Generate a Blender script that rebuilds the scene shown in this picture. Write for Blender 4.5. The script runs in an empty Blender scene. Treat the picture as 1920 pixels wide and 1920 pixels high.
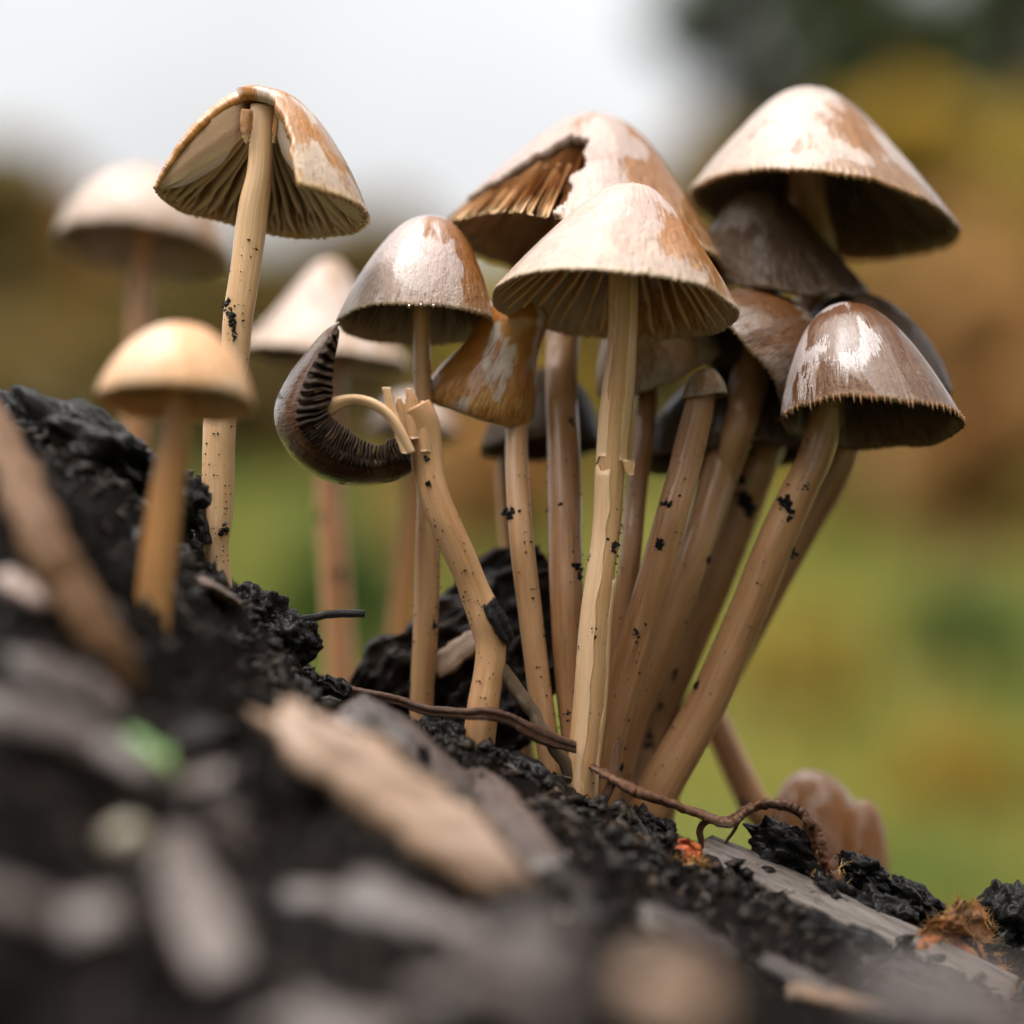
import bpy, math, random
import numpy as np
from mathutils import Vector, noise, Matrix

# ------------------------------------------------------------------ camera, sky, sun, exposure
# 1 Blender unit = 1 cm (a close-up of a cluster of small wet mushrooms)
scene = bpy.context.scene
TILT = math.radians(8.0)
DIST = 30.0
SPAN = 12.5                       # cm across the picture at the focus distance
S = SPAN / 1920.0
cam_data = bpy.data.cameras.new('camera')
cam = bpy.data.objects.new('camera', cam_data)
scene.collection.objects.link(cam)
scene.camera = cam
cam.location = (0, -DIST, 0)
cam.rotation_euler = (math.radians(90) + TILT, 0, 0)
cam_data.sensor_width = 36
cam_data.lens = 36 / 2 / (SPAN / 2 / DIST)
cam_data.clip_start = 0.5
cam_data.clip_end = 60000
cam_data.dof.use_dof = True
cam_data.dof.focus_distance = DIST - 0.05
cam_data.dof.aperture_fstop = cam_data.lens * 1e-3 / 1.25

SUN_EL, SUN_AZ = math.radians(72), math.radians(-45)     # azimuth from -Y (behind the camera), negative = from the left
world = bpy.data.worlds.new('World'); scene.world = world; world.use_nodes = True
wn, wl = world.node_tree.nodes, world.node_tree.links
wn.clear()
sky = wn.new('ShaderNodeTexSky'); sky.sky_type = 'NISHITA'; sky.sun_disc = False
sky.sun_elevation = SUN_EL
sky.sun_rotation = math.radians(180) - SUN_AZ
sky.air_density = 1.0; sky.dust_density = 6.0; sky.ozone_density = 1.0
hs = wn.new('ShaderNodeHueSaturation'); hs.inputs['Saturation'].default_value = 0.06
bg = wn.new('ShaderNodeBackground'); bg.inputs['Strength'].default_value = 0.115
wo = wn.new('ShaderNodeOutputWorld')
wtc = wn.new('ShaderNodeTexCoord'); wnz = wn.new('ShaderNodeTexNoise'); wnz.inputs['Scale'].default_value = 3.2; wnz.inputs['Detail'].default_value = 3      # even overcast with soft cloud texture all over the sky
wmr = wn.new('ShaderNodeMapRange'); wmr.inputs['From Min'].default_value = .3; wmr.inputs['From Max'].default_value = .7; wmr.inputs['To Min'].default_value = .78; wmr.inputs['To Max'].default_value = 1.15
wmx = wn.new('ShaderNodeVectorMath'); wmx.operation = 'SCALE'
wl.new(wtc.outputs['Generated'], wnz.inputs['Vector']); wl.new(wnz.outputs['Fac'], wmr.inputs['Value'])
wl.new(sky.outputs[0], hs.inputs['Color']); wl.new(hs.outputs[0], wmx.inputs[0]); wl.new(wmr.outputs[0], wmx.inputs['Scale']); wl.new(wmx.outputs[0], bg.inputs['Color']); wl.new(bg.outputs[0], wo.inputs['Surface'])
sun_d = bpy.data.lights.new('sun', 'SUN'); sun_d.energy = 1.5; sun_d.angle = math.radians(88); sun_d.color = (1, .93, .83)
sun = bpy.data.objects.new('sun', sun_d); scene.collection.objects.link(sun)
sdir = Vector((math.sin(SUN_AZ) * math.cos(SUN_EL), -math.cos(SUN_AZ) * math.cos(SUN_EL), math.sin(SUN_EL)))
sun.rotation_euler = sdir.to_track_quat('Z', 'Y').to_euler()
scene.view_settings.view_transform = 'Standard'
scene.view_settings.look = 'None'
scene.view_settings.exposure = 1.45
scene.view_settings.gamma = 1.0
scene.view_settings.use_curve_mapping = False
scene.render.engine = 'CYCLES'
scene.cycles.use_denoising = True
scene.cycles.adaptive_threshold = 0.025
scene.cycles.max_bounces = 6
scene.cycles.diffuse_bounces = 3
scene.cycles.glossy_bounces = 3
scene.cycles.transmission_bounces = 4
scene.cycles.sample_clamp_indirect = 6.0

CT, ST = math.cos(TILT), math.sin(TILT)
RIGHT = Vector((1, 0, 0)); UP = Vector((0, -ST, CT)); FWD = Vector((0, CT, ST))
CAM = Vector((0, -DIST, 0))
def cs(x, d, z):                       # camera-aligned coordinates -> world
    return CAM + RIGHT * x + FWD * d + UP * z
def P(px, py, dd=0.0):                 # where a thing seen at that place and dd cm behind the focus plane stands
    d = DIST + dd
    return cs((px - 960) * S * d / DIST, d, (960 - py) * S * d / DIST)
def nz(v, seed=0.0):
    return noise.noise(Vector((v[0] + seed * 17.3, v[1] - seed * 9.1, v[2] + seed * 5.7)))
def fbm(v, o=4, seed=0.0):
    return noise.fractal(Vector((v[0] + seed * 17.3, v[1] - seed * 9.1, v[2] + seed * 5.7)), 1.0, 2.0, o)
def smooth(a, b, x):
    t = min(1, max(0, (x - a) / (b - a))); return t * t * (3 - 2 * t)
def interp(pts, x):
    return float(np.interp(x, [p[0] for p in pts], [p[1] for p in pts]))

# ------------------------------------------------------------------ objects
def link(o, parent=None):
    scene.collection.objects.link(o)
    if parent is not None: o.parent = parent
    return o
def mesh_obj(name, verts, faces, mat, parent=None, tc=None, smooth_shade=True):
    me = bpy.data.meshes.new(name)
    me.from_pydata([tuple(v) for v in verts], [], faces)
    if tc is not None:
        a = me.attributes.new('tc', 'FLOAT_VECTOR', 'POINT')
        a.data.foreach_set('vector', np.asarray(tc, dtype=np.float32).ravel())
    if smooth_shade:
        me.polygons.foreach_set('use_smooth', [True] * len(me.polygons))
    me.materials.append(mat)
    me.update()
    return link(bpy.data.objects.new(name, me), parent)
def np_obj(name, v, quads, mat, parent=None, tc=None, smooth_shade=False):
    """fast path for large numpy meshes; quads is (n,3) or (n,4)"""
    v = np.asarray(v, dtype=np.float32); quads = np.asarray(quads, dtype=np.int32)
    me = bpy.data.meshes.new(name); k = quads.shape[1]
    me.vertices.add(len(v)); me.vertices.foreach_set('co', v.ravel())
    me.loops.add(quads.size); me.loops.foreach_set('vertex_index', quads.ravel())
    me.polygons.add(len(quads)); me.polygons.foreach_set('loop_start', np.arange(len(quads), dtype=np.int32) * k)
    if smooth_shade: me.polygons.foreach_set('use_smooth', np.ones(len(quads), dtype=bool))
    if tc is not None:
        a = me.attributes.new('tc', 'FLOAT_VECTOR', 'POINT'); a.data.foreach_set('vector', np.asarray(tc, dtype=np.float32).ravel())
    me.materials.append(mat); me.update(calc_edges=True); me.validate()
    return link(bpy.data.objects.new(name, me), parent)
def tag(o, label=None, cat=None, group=None, kind=None):
    if label: o['label'] = label
    if cat: o['category'] = cat
    if group: o['group'] = group
    if kind: o['kind'] = kind
    return o
def thing(name, label, cat, group=None):
    # all meshes below are written in world coordinates, so the empty stays at the origin until settle() moves it
    o = link(bpy.data.objects.new(name, None)); o.empty_display_size = 0.3
    return tag(o, label, cat, group)
def settle(root, base):
    """put the empty at the thing's base, the parts keep their place"""
    base = Vector(base); root.location = base
    for c in root.children:
        c.location = c.location - base

# ------------------------------------------------------------------ materials
def new_mat(name):
    m = bpy.data.materials.new(name); m.use_nodes = True
    nt = m.node_tree; nt.nodes.clear()
    out = nt.nodes.new('ShaderNodeOutputMaterial'); b = nt.nodes.new('ShaderNodeBsdfPrincipled')
    nt.links.new(b.outputs[0], out.inputs['Surface'])
    return m, nt, b
ALB = .88
def al(c, k=1.0): return tuple(x * ALB * k for x in c)
class N:
    def __init__(s, nt): s.nt = nt
    def _in(s, sock, v):
        if isinstance(v, bpy.types.NodeSocket): s.nt.links.new(v, sock)
        elif v is not None:
            if sock.type == 'RGBA' and len(v) == 3: v = (*v, 1)
            sock.default_value = v
    def math(s, op, a, b=None, c=None, clamp=False):
        n = s.nt.nodes.new('ShaderNodeMath'); n.operation = op; n.use_clamp = clamp
        s._in(n.inputs[0], a)
        if b is not None: s._in(n.inputs[1], b)
        if c is not None: s._in(n.inputs[2], c)
        return n.outputs[0]
    def vmul(s, v, k):
        n = s.nt.nodes.new('ShaderNodeVectorMath'); n.operation = 'MULTIPLY'; s._in(n.inputs[0], v); n.inputs[1].default_value = k; return n.outputs[0]
    def vadd(s, v, k):
        n = s.nt.nodes.new('ShaderNodeVectorMath'); n.operation = 'ADD'; s._in(n.inputs[0], v); s._in(n.inputs[1], k); return n.outputs[0]
    def noise(s, v, scale, detail=3, rough=0.55, dist=0.0):
        n = s.nt.nodes.new('ShaderNodeTexNoise'); s._in(n.inputs['Vector'], v)
        n.inputs['Scale'].default_value = scale; n.inputs['Detail'].default_value = detail; n.inputs['Roughness'].default_value = rough; n.inputs['Distortion'].default_value = dist
        return n.outputs['Fac']
    def voronoi(s, v, scale, feat='F1'):
        n = s.nt.nodes.new('ShaderNodeTexVoronoi'); n.feature = feat; s._in(n.inputs['Vector'], v); n.inputs['Scale'].default_value = scale
        return n.outputs['Distance']
    def ramp(s, f, a, b, lo=0.0, hi=1.0):
        n = s.nt.nodes.new('ShaderNodeMapRange'); n.interpolation_type = 'SMOOTHSTEP'; s._in(n.inputs['Value'], f)
        for k, v in zip(('From Min', 'From Max', 'To Min', 'To Max'), (a, b, lo, hi)): n.inputs[k].default_value = v
        return n.outputs[0]
    def mix(s, f, a, b):
        n = s.nt.nodes.new('ShaderNodeMix'); n.data_type = 'RGBA'; s._in(n.inputs[0], f); s._in(n.inputs[6], a); s._in(n.inputs[7], b); return n.outputs[2]
    def attr(s, name='tc'):
        n = s.nt.nodes.new('ShaderNodeAttribute'); n.attribute_name = name; return n.outputs['Vector']
    def sep(s, v):
        n = s.nt.nodes.new('ShaderNodeSeparateXYZ'); s._in(n.inputs[0], v); return n.outputs
    def pos(s):
        return s.nt.nodes.new('ShaderNodeNewGeometry').outputs['Position']
    def bump(s, h, strength, dist=0.02, normal=None):
        n = s.nt.nodes.new('ShaderNodeBump'); s._in(n.inputs['Height'], h); n.inputs['Strength'].default_value = strength; n.inputs['Distance'].default_value = dist
        if normal is not None: s._in(n.inputs['Normal'], normal)
        return n.outputs[0]

def cap_material(name, brown, pale, rimc, seed, lo=.42, hi=.50, rough=(.16, .38), coat=.7, fibre=1.0, sss=.06, spec=.5, bx=0.0, by=0.0, streak=.24, bscale=1.3, wet=(.40, .45), croug=.07, cior=1.5, bspec=.25):
    m, nt, b = new_mat(name); n = N(nt)
    brown, pale, rimc = al(brown), al(pale), al(rimc)
    tc = n.attr(); x, y, v = n.sep(tc)
    vv = n.vmul(tc, (1, 1, 1.6))
    off = n.vadd(vv, (seed * 3.1, seed * 1.7, seed * .9))
    # x, y scaled by v: the pattern lies on the cap like on a cone, without pinching less at the rim than at the top
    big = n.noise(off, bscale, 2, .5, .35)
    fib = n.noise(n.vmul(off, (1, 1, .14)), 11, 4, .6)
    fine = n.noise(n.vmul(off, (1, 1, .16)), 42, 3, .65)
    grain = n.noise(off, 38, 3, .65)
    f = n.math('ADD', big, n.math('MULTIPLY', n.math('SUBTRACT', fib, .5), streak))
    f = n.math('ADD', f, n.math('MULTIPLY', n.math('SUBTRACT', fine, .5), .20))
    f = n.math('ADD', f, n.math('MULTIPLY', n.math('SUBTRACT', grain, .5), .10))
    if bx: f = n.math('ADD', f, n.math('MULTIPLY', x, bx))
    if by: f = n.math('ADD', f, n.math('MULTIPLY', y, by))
    mask = n.ramp(f, lo, hi)  # pale patches: sky reflections of the wet caps painted into the base colour
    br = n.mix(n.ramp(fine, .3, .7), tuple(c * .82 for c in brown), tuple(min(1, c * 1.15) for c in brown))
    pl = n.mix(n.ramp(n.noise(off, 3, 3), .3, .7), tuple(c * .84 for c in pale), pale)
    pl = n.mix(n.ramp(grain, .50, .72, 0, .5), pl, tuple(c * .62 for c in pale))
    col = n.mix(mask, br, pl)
    sp = n.math('MULTIPLY', n.ramp(v, .5, .97), n.ramp(fine, .44, .62))
    col = n.mix(n.math('MULTIPLY', sp, .7), col, rimc)
    col = n.mix(n.ramp(v, .93, .995, 0, .65), col, tuple(min(1, c * 1.2) for c in rimc))
    dk = n.math('MULTIPLY', n.ramp(v, .25, .85, .35, 1), n.ramp(fine, .36, .52, 1, 0))
    hsv = nt.nodes.new('ShaderNodeHueSaturation'); hsv.inputs['Value'].default_value = .52; hsv.inputs['Saturation'].default_value = 1.15; n._in(hsv.inputs['Color'], col)
    col = n.mix(n.math('MULTIPLY', dk, .62), col, hsv.outputs[0])
    pit = n.ramp(n.noise(off, 15, 4, .65), .56, .68, 0, .3); hs2 = nt.nodes.new('ShaderNodeHueSaturation'); hs2.inputs['Value'].default_value = .6; n._in(hs2.inputs['Color'], col)
    col = n.mix(pit, col, hs2.outputs[0])
    grit = n.math('MULTIPLY', n.ramp(n.noise(off, 17, 3, .75), .60, .66), n.ramp(v, .8, .98))
    col = n.mix(n.math('MULTIPLY', grit, .7), col, (.03, .022, .015))
    n._in(b.inputs['Base Color'], col)
    n._in(b.inputs['Roughness'], n.math('ADD', n.ramp(mask, 0, 1, rough[0], rough[1]), n.math('MULTIPLY', sp, .2)))
    b.inputs['Specular IOR Level'].default_value = bspec
    b.inputs['Subsurface Weight'].default_value = sss
    b.inputs['Subsurface Radius'].default_value = (.10, .05, .025); b.inputs['Subsurface Scale'].default_value = 1.0
    wf = n.math('ADD', n.noise(n.vadd(off, (7.1, 3.3, 1.9)), 1.5, 2, .5, .4), n.math('MULTIPLY', n.math('SUBTRACT', fib, .5), .14))
    wf = n.math('ADD', wf, n.math('MULTIPLY', n.math('SUBTRACT', fine, .5), .14))
    n._in(b.inputs['Coat Weight'], n.ramp(wf, wet[0], wet[1], .12 * coat, coat)); b.inputs['Coat Roughness'].default_value = croug; b.inputs['Coat IOR'].default_value = cior
    h = n.math('ADD', n.math('MULTIPLY', fib, .6), n.math('MULTIPLY', grain, .4))
    h = n.math('ADD', h, n.math('MULTIPLY', n.noise(off, 13, 3, .6), 1.0))
    h = n.math('ADD', h, n.math('MULTIPLY', n.math('MULTIPLY', fine, n.ramp(v, .45, 1)), 1.3))
    n._in(b.inputs['Normal'], n.bump(h, .5 * fibre, .06))
    ch = n.math('ADD', n.math('MULTIPLY', n.noise(off, 4.5, 4, .6), 1.1), n.math('MULTIPLY', fib, .10))
    ch = n.math('ADD', ch, n.math('MULTIPLY', grain, .13 * fibre))
    n._in(b.inputs['Coat Normal'], n.bump(ch, .26 * fibre, .05))
    return m

def stem_material(name, base, dark, seed=0, coat=.35, sss=.4):
    m, nt, b = new_mat(name); n = N(nt); base, dark = al(base), al(dark)
    tc = n.attr(); off = n.vadd(tc, (seed, seed * 2.3, seed * 1.1))
    fib = n.noise(n.vmul(off, (1, 1, .05)), 6, 4, .65)
    fine = n.noise(n.vmul(off, (1, 1, .06)), 17, 4, .7)
    blot = n.noise(n.vmul(off, (1, 1, .35)), 1.6, 3, .55)
    col = n.mix(n.ramp(blot, .35, .68), base, dark)
    col = n.mix(n.ramp(fib, .50, .72, 0, .22), col, tuple(c * .8 for c in dark))
    col = n.mix(n.ramp(fine, .34, .46, .16, 0), col, tuple(c * .6 for c in dark))
    col = n.mix(n.ramp(fine, .50, .68, 0, .32), col, tuple(min(1, c * 1.3 + .03) for c in base))
    col = n.mix(n.ramp(n.noise(off, 26, 2, .7), .70, .74, 0, .8), col, (.03, .02, .012))
    n._in(b.inputs['Base Color'], col)
    n._in(b.inputs['Roughness'], n.ramp(fine, .3, .7, .3, .55))
    b.inputs['Subsurface Weight'].default_value = sss; b.inputs['Specular IOR Level'].default_value = .3
    b.inputs['Subsurface Radius'].default_value = (.12, .06, .03); b.inputs['Subsurface Scale'].default_value = 1.0
    b.inputs['Coat Weight'].default_value = coat; b.inputs['Coat Roughness'].default_value = .14
    n._in(b.inputs['Normal'], n.bump(n.math('ADD', n.math('MULTIPLY', fib, .5), n.math('ADD', fine, n.math('MULTIPLY', n.noise(off, 18, 3, .6), .6))), .4, .03))
    return m

def gill_material(name, deep, edge, sss=.2):
    m, nt, b = new_mat(name); n = N(nt); deep, edge = al(deep), al(edge)
    tc = n.attr(); r, k, e = n.sep(tc)
    st = n.noise(n.vmul(n.vadd(tc, (0, 0, 0)), (3, 9, 3)), 3, 3)
    f = n.math('MAXIMUM', n.ramp(e, .62, 1.0), n.ramp(r, .86, .99, 0, .9))
    col = n.mix(f, n.mix(st, tuple(c * .75 for c in deep), tuple(c * 1.25 for c in deep)), edge)
    n._in(b.inputs['Base Color'], col)
    b.inputs['Roughness'].default_value = .5; b.inputs['Specular IOR Level'].default_value = .15
    b.inputs['Subsurface Weight'].default_value = 0
    b.inputs['Subsurface Radius'].default_value = (.1, .06, .03); b.inputs['Subsurface Scale'].default_value = 1.0
    n._in(b.inputs['Normal'], n.bump(n.noise(n.pos(), 22, 3), .25, .02))
    return m

def wet_material(name, cols, scale=1.2, rough=(.25, .6), bump=.6, coat=.3, spec=.5, bscale=9, stretch=(1, 1, 1), use_tc=False, bdist=.05):
    cols = [al(c) for c in cols]; m, nt, b = new_mat(name); n = N(nt)
    p = n.attr() if use_tc else n.pos()
    p = n.vmul(p, stretch)
    f = n.noise(p, scale, 5, .6, .2); g = n.noise(p, scale * 5.5, 4, .65)
    col = n.mix(n.ramp(f, .38, .6), cols[0], cols[1])
    if len(cols) > 2: col = n.mix(n.ramp(g, .52, .68), col, cols[2])
    n._in(b.inputs['Base Color'], col)
    n._in(b.inputs['Roughness'], n.ramp(g, .35, .65, rough[0], rough[1]))
    b.inputs['Specular IOR Level'].default_value = spec
    b.inputs['Coat Weight'].default_value = coat; b.inputs['Coat Roughness'].default_value = .15
    h = n.math('ADD', n.noise(p, bscale, 5, .65), n.math('MULTIPLY', n.noise(p, bscale * 4, 3, .6), .4))
    n._in(b.inputs['Normal'], n.bump(h, bump, bdist))
    return m

def foliage_material(name, a, c, scale=.02, trans=.35):
    a, c = al(a), al(c); m, nt, b = new_mat(name); n = N(nt)
    p = n.pos()
    f = n.noise(p, scale, 3, .6); g = n.noise(p, scale * 9, 2, .6)
    col = n.mix(n.ramp(f, .38, .62), a, c)
    col = n.mix(n.ramp(g, .35, .7, 0, .6), col, tuple(x * .55 for x in c))
    n._in(b.inputs['Base Color'], col)
    b.inputs['Roughness'].default_value = .55
    tr = nt.nodes.new('ShaderNodeBsdfTranslucent'); n._in(tr.inputs['Color'], col)
    mx = nt.nodes.new('ShaderNodeMixShader'); mx.inputs[0].default_value = trans
    nt.links.new(b.outputs[0], mx.inputs[1]); nt.links.new(tr.outputs[0], mx.inputs[2])
    out = [x for x in nt.nodes if x.type == 'OUTPUT_MATERIAL'][0]
    nt.links.new(mx.outputs[0], out.inputs['Surface'])
    return m

M = {}
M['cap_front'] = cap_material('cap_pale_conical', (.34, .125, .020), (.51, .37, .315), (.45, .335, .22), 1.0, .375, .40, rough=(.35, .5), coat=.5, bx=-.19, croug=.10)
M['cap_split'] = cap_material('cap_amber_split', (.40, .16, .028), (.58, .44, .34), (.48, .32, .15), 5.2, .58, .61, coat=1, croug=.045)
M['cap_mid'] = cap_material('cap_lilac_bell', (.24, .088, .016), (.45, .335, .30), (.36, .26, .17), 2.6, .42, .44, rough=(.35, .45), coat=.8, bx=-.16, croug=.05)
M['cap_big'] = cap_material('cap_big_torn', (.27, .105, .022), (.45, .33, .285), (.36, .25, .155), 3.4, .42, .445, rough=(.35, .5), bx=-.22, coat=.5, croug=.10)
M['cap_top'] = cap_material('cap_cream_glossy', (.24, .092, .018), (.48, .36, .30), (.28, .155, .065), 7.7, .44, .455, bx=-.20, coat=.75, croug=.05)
M['cap_chest'] = cap_material('cap_chestnut_wet', (.105, .034, .005), (.42, .35, .34), (.16, .09, .04), 4.3, .545, .555, rough=(.4, .5), coat=.7, bx=-.07, streak=.14, croug=.045, fibre=.9)  # the pale lilac patch is white sheen put into the colour
M['cap_crinkle'] = cap_material('cap_chestnut_crinkled', (.115, .040, .006), (.30, .22, .18), (.20, .125, .065), 8.3, .62, .635, rough=(.4, .5), coat=1, fibre=1.5, croug=.045)
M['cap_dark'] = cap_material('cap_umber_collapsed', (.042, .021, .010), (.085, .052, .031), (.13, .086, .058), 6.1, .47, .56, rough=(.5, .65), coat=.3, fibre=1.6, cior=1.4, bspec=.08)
M['cap_lobe'] = cap_material('cap_caramel_lobe', (.40, .15, .022), (.58, .47, .41), (.52, .36, .18), 9.6, .575, .585, rough=(.4, .5), coat=.9, fibre=.5, streak=.08, croug=.045)  # the pale blob is painted in for the glassy sheen
M['cap_grey'] = cap_material('cap_grey_fibrous', (.32, .165, .06), (.46, .35, .25), (.50, .40, .30), 2.1, .48, .58, rough=(.4, .5), coat=.5, fibre=1.6)
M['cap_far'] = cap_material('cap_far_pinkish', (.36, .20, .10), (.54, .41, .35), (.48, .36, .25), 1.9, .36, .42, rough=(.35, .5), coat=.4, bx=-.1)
M['cap_young'] = cap_material('cap_young_amber', (.70, .37, .18), (.78, .52, .35), (.74, .48, .25), 3.9, .48, .60, rough=(.35, .5), coat=.3, sss=.15)
M['cap_fallen'] = cap_material('cap_fallen_brown', (.26, .095, .018), (.30, .18, .10), (.30, .18, .10), 5.9, .58, .66, rough=(.35, .45), coat=.9)
M['cap_curl'] = cap_material('cap_curled_dark', (.085, .028, .005), (.20, .11, .05), (.26, .18, .11), 7.1, .60, .63, rough=(.35, .45), coat=1, fibre=1.3, croug=.045)
M['gill_front'] = gill_material('gills_brown_pale_edge', (.50, .215, .085), (.80, .58, .36))
M['gill_split'] = gill_material('gills_taupe', (.32, .205, .12), (.68, .53, .35), .4)
M['gill_lilac'] = gill_material('gill_broad_lilac', (.42, .33, .265), (.50, .40, .31), .35)
M['gill_dark'] = gill_material('gills_dark', (.055, .03, .018), (.20, .13, .08))
M['gill_umber'] = gill_material('gills_umber', (.24, .125, .058), (.40, .27, .16))
M['gill_torn'] = gill_material('gills_torn_brown', (.40, .19, .075), (.58, .38, .20))
M['gill_black'] = gill_material('gills_black_wet', (.04, .024, .016), (.12, .08, .055))
M['gill_far'] = gill_material('gills_cream', (.34, .22, .13), (.52, .39, .25))
M['stem_pale'] = stem_material('stem_pale_straw', (.76, .51, .31), (.64, .38, .185), 1, .35, 0)
M['stem_straw'] = stem_material('stem_straw_skin', (.60, .37, .19), (.52, .285, .12), 2.5, .35)
M['stem_tan'] = stem_material('stem_tan', (.58, .345, .18), (.45, .235, .10), 4, .5)
M['stem_brown'] = stem_material('stem_brown', (.40, .215, .10), (.28, .135, .055), 7, .5)
M['stem_young'] = stem_material('stem_amber', (.56, .29, .115), (.46, .21, .07), 9)
M['stem_rose'] = stem_material('stem_rosy_tan', (.56, .295, .15), (.46, .22, .095), 12)
M['soil'] = wet_material('wet_black_soil', [(.002, .0014, .0011), (.005, .0034, .0027), (.014, .009, .007)], 1.3, (.45, .85), .9, .0, .05, 7)
M['clod'] = wet_material('wet_soil_clod', [(.002, .0015, .0012), (.005, .0037, .003), (.015, .010, .008)], 3.0, (.2, .6), 1.0, .2, .2, 20)
M['crumb'] = wet_material('soil_crumb', [(.002, .0016, .0012), (.008, .0055, .004), (.06, .036, .021)], 1.0, (.2, .5), .5, .0, .22, 9)
M['fibre'] = wet_material('soil_fibre', [(.012, .008, .006), (.05, .03, .018), (.10, .065, .04)], .8, (.3, .6), .4, .1, .4, 9)
M['bark'] = wet_material('wet_bark', [(.060, .042, .036), (.125, .088, .076), (.022, .014, .011)], 1.2, (.3, .55), .9, .25, .4, 7, (1, 1, .35), True)
M['bark_dark'] = wet_material('dark_bark', [(.006, .0045, .004), (.018, .012, .009), (.045, .026, .017)], 1.4, (.4, .7), 1.0, .05, .2, 9, (1, 1, .4), True)
M['wood_pale'] = wet_material('pale_split_wood', [(.30, .185, .115), (.42, .30, .235), (.17, .09, .045)], 1.0, (.4, .6), .6, .15, .4, 6, (1, 1, .15), True)
M['wood_grey'] = wet_material('weathered_grey_wood', [(.13, .098, .082), (.20, .16, .14), (.022, .014, .010)], 9, (.3, .5), 1.0, .35, .5, 26, (1, 1, .035), True)
M['wood_edge'] = wet_material('orange_brown_wood_edge', [(.20, .10, .04), (.30, .16, .07), (.10, .05, .02)], 1.6, (.3, .6), .7, .2, .5, 7, (1, 1, .1), True)
M['root'] = wet_material('wet_red_brown_root', [(.13, .045, .016), (.20, .08, .032), (.03, .015, .009)], 2.5, (.25, .5), .9, .2, .5, 10, (1, 1, .3), True)
M['straw'] = wet_material('brown_straw', [(.17, .11, .065), (.26, .18, .115), (.06, .04, .025)], 2.0, (.35, .6), .8, .2, .5, 9, (2, 2, .05), True)
M['twig'] = wet_material('black_twig', [(.012, .01, .009), (.03, .025, .022), (.06, .05, .045)], 2.0, (.2, .45), .9, .4, .5, 8, (1, 1, .2), True)
M['stalk'] = wet_material('dead_brown_stalk', [(.10, .045, .016), (.14, .075, .036), (.055, .024, .01)], 1.0, (.5, .7), .5, .0, .2, 6, (1, 1, .1), True)
M['leaf_orange'] = wet_material('dead_orange_leaf', [(.32, .09, .015), (.24, .12, .05), (.10, .06, .04)], 2.4, (.4, .7), .7, .1, .4, 12)
M['leaf_red'] = wet_material('dead_red_leaf', [(.50, .10, .03), (.55, .17, .05), (.4, .08, .03)], 3, (.4, .6), .6, .1, .4, 9)
M['leaf_fuzz'] = wet_material('golden_leaf_hair', [(.45, .25, .08), (.55, .34, .13), (.4, .2, .06)], 3, (.5, .7), .2, 0, .3, 9)
M['leaf_grey'] = wet_material('dead_grey_leaf', [(.22, .19, .17), (.32, .285, .26), (.12, .1, .085)], 2.2, (.25, .5), .6, .4, .5, 9)
M['seedling'] = wet_material('green_seedling', [(.10, .26, .06), (.26, .42, .14), (.12, .28, .07)], 1.6, (.3, .5), .3, .3, .5, 9)
M['pebble'] = wet_material('pale_pebble', [(.22, .18, .12), (.32, .27, .19), (.12, .1, .07)], 2.2, (.3, .5), .4, .3, .5, 9)
M['chip_rose'] = wet_material('rosy_wood_chip', [(.28, .19, .16), (.36, .26, .215), (.20, .11, .07)], 1.6, (.25, .5), .5, .4, .5, 7, (1, 1, .3), True)
M['trunk'] = wet_material('tree_bark', [(.05, .035, .025), (.09, .07, .05)], .05, (.7, .9), .6, 0, .3, .3, bdist=2)
M['meadow'] = foliage_material('meadow_ground', (.10, .14, .024), (.20, .16, .034), .02, 0.0)
M['grass'] = foliage_material('meadow_grass', (.12, .20, .03), (.44, .38, .075), .03, .45)
M['leaf_ochre'] = foliage_material('ochre_shrub_leaves', (.30, .19, .05), (.21, .18, .05), .02, .5)
M['leaf_rust'] = foliage_material('rust_bracken_leaves', (.62, .29, .10), (.50, .31, .11), .02, .5)
M['leaf_gold'] = foliage_material('golden_shrub_leaves', (.58, .38, .05), (.46, .36, .07), .02, .5)
M['leaf_olive'] = foliage_material('olive_tussock_leaves', (.10, .19, .03), (.16, .22, .05), .03, .5)
M['leaf_green'] = foliage_material('dark_tree_leaves', (.06, .09, .03), (.11, .13, .05), .01, .45)
m_, nt_, b_ = new_mat('water'); b_.inputs['Transmission Weight'].default_value = 1; b_.inputs['Roughness'].default_value = .02; b_.inputs['IOR'].default_value = 1.33
M['water'] = m_

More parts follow.
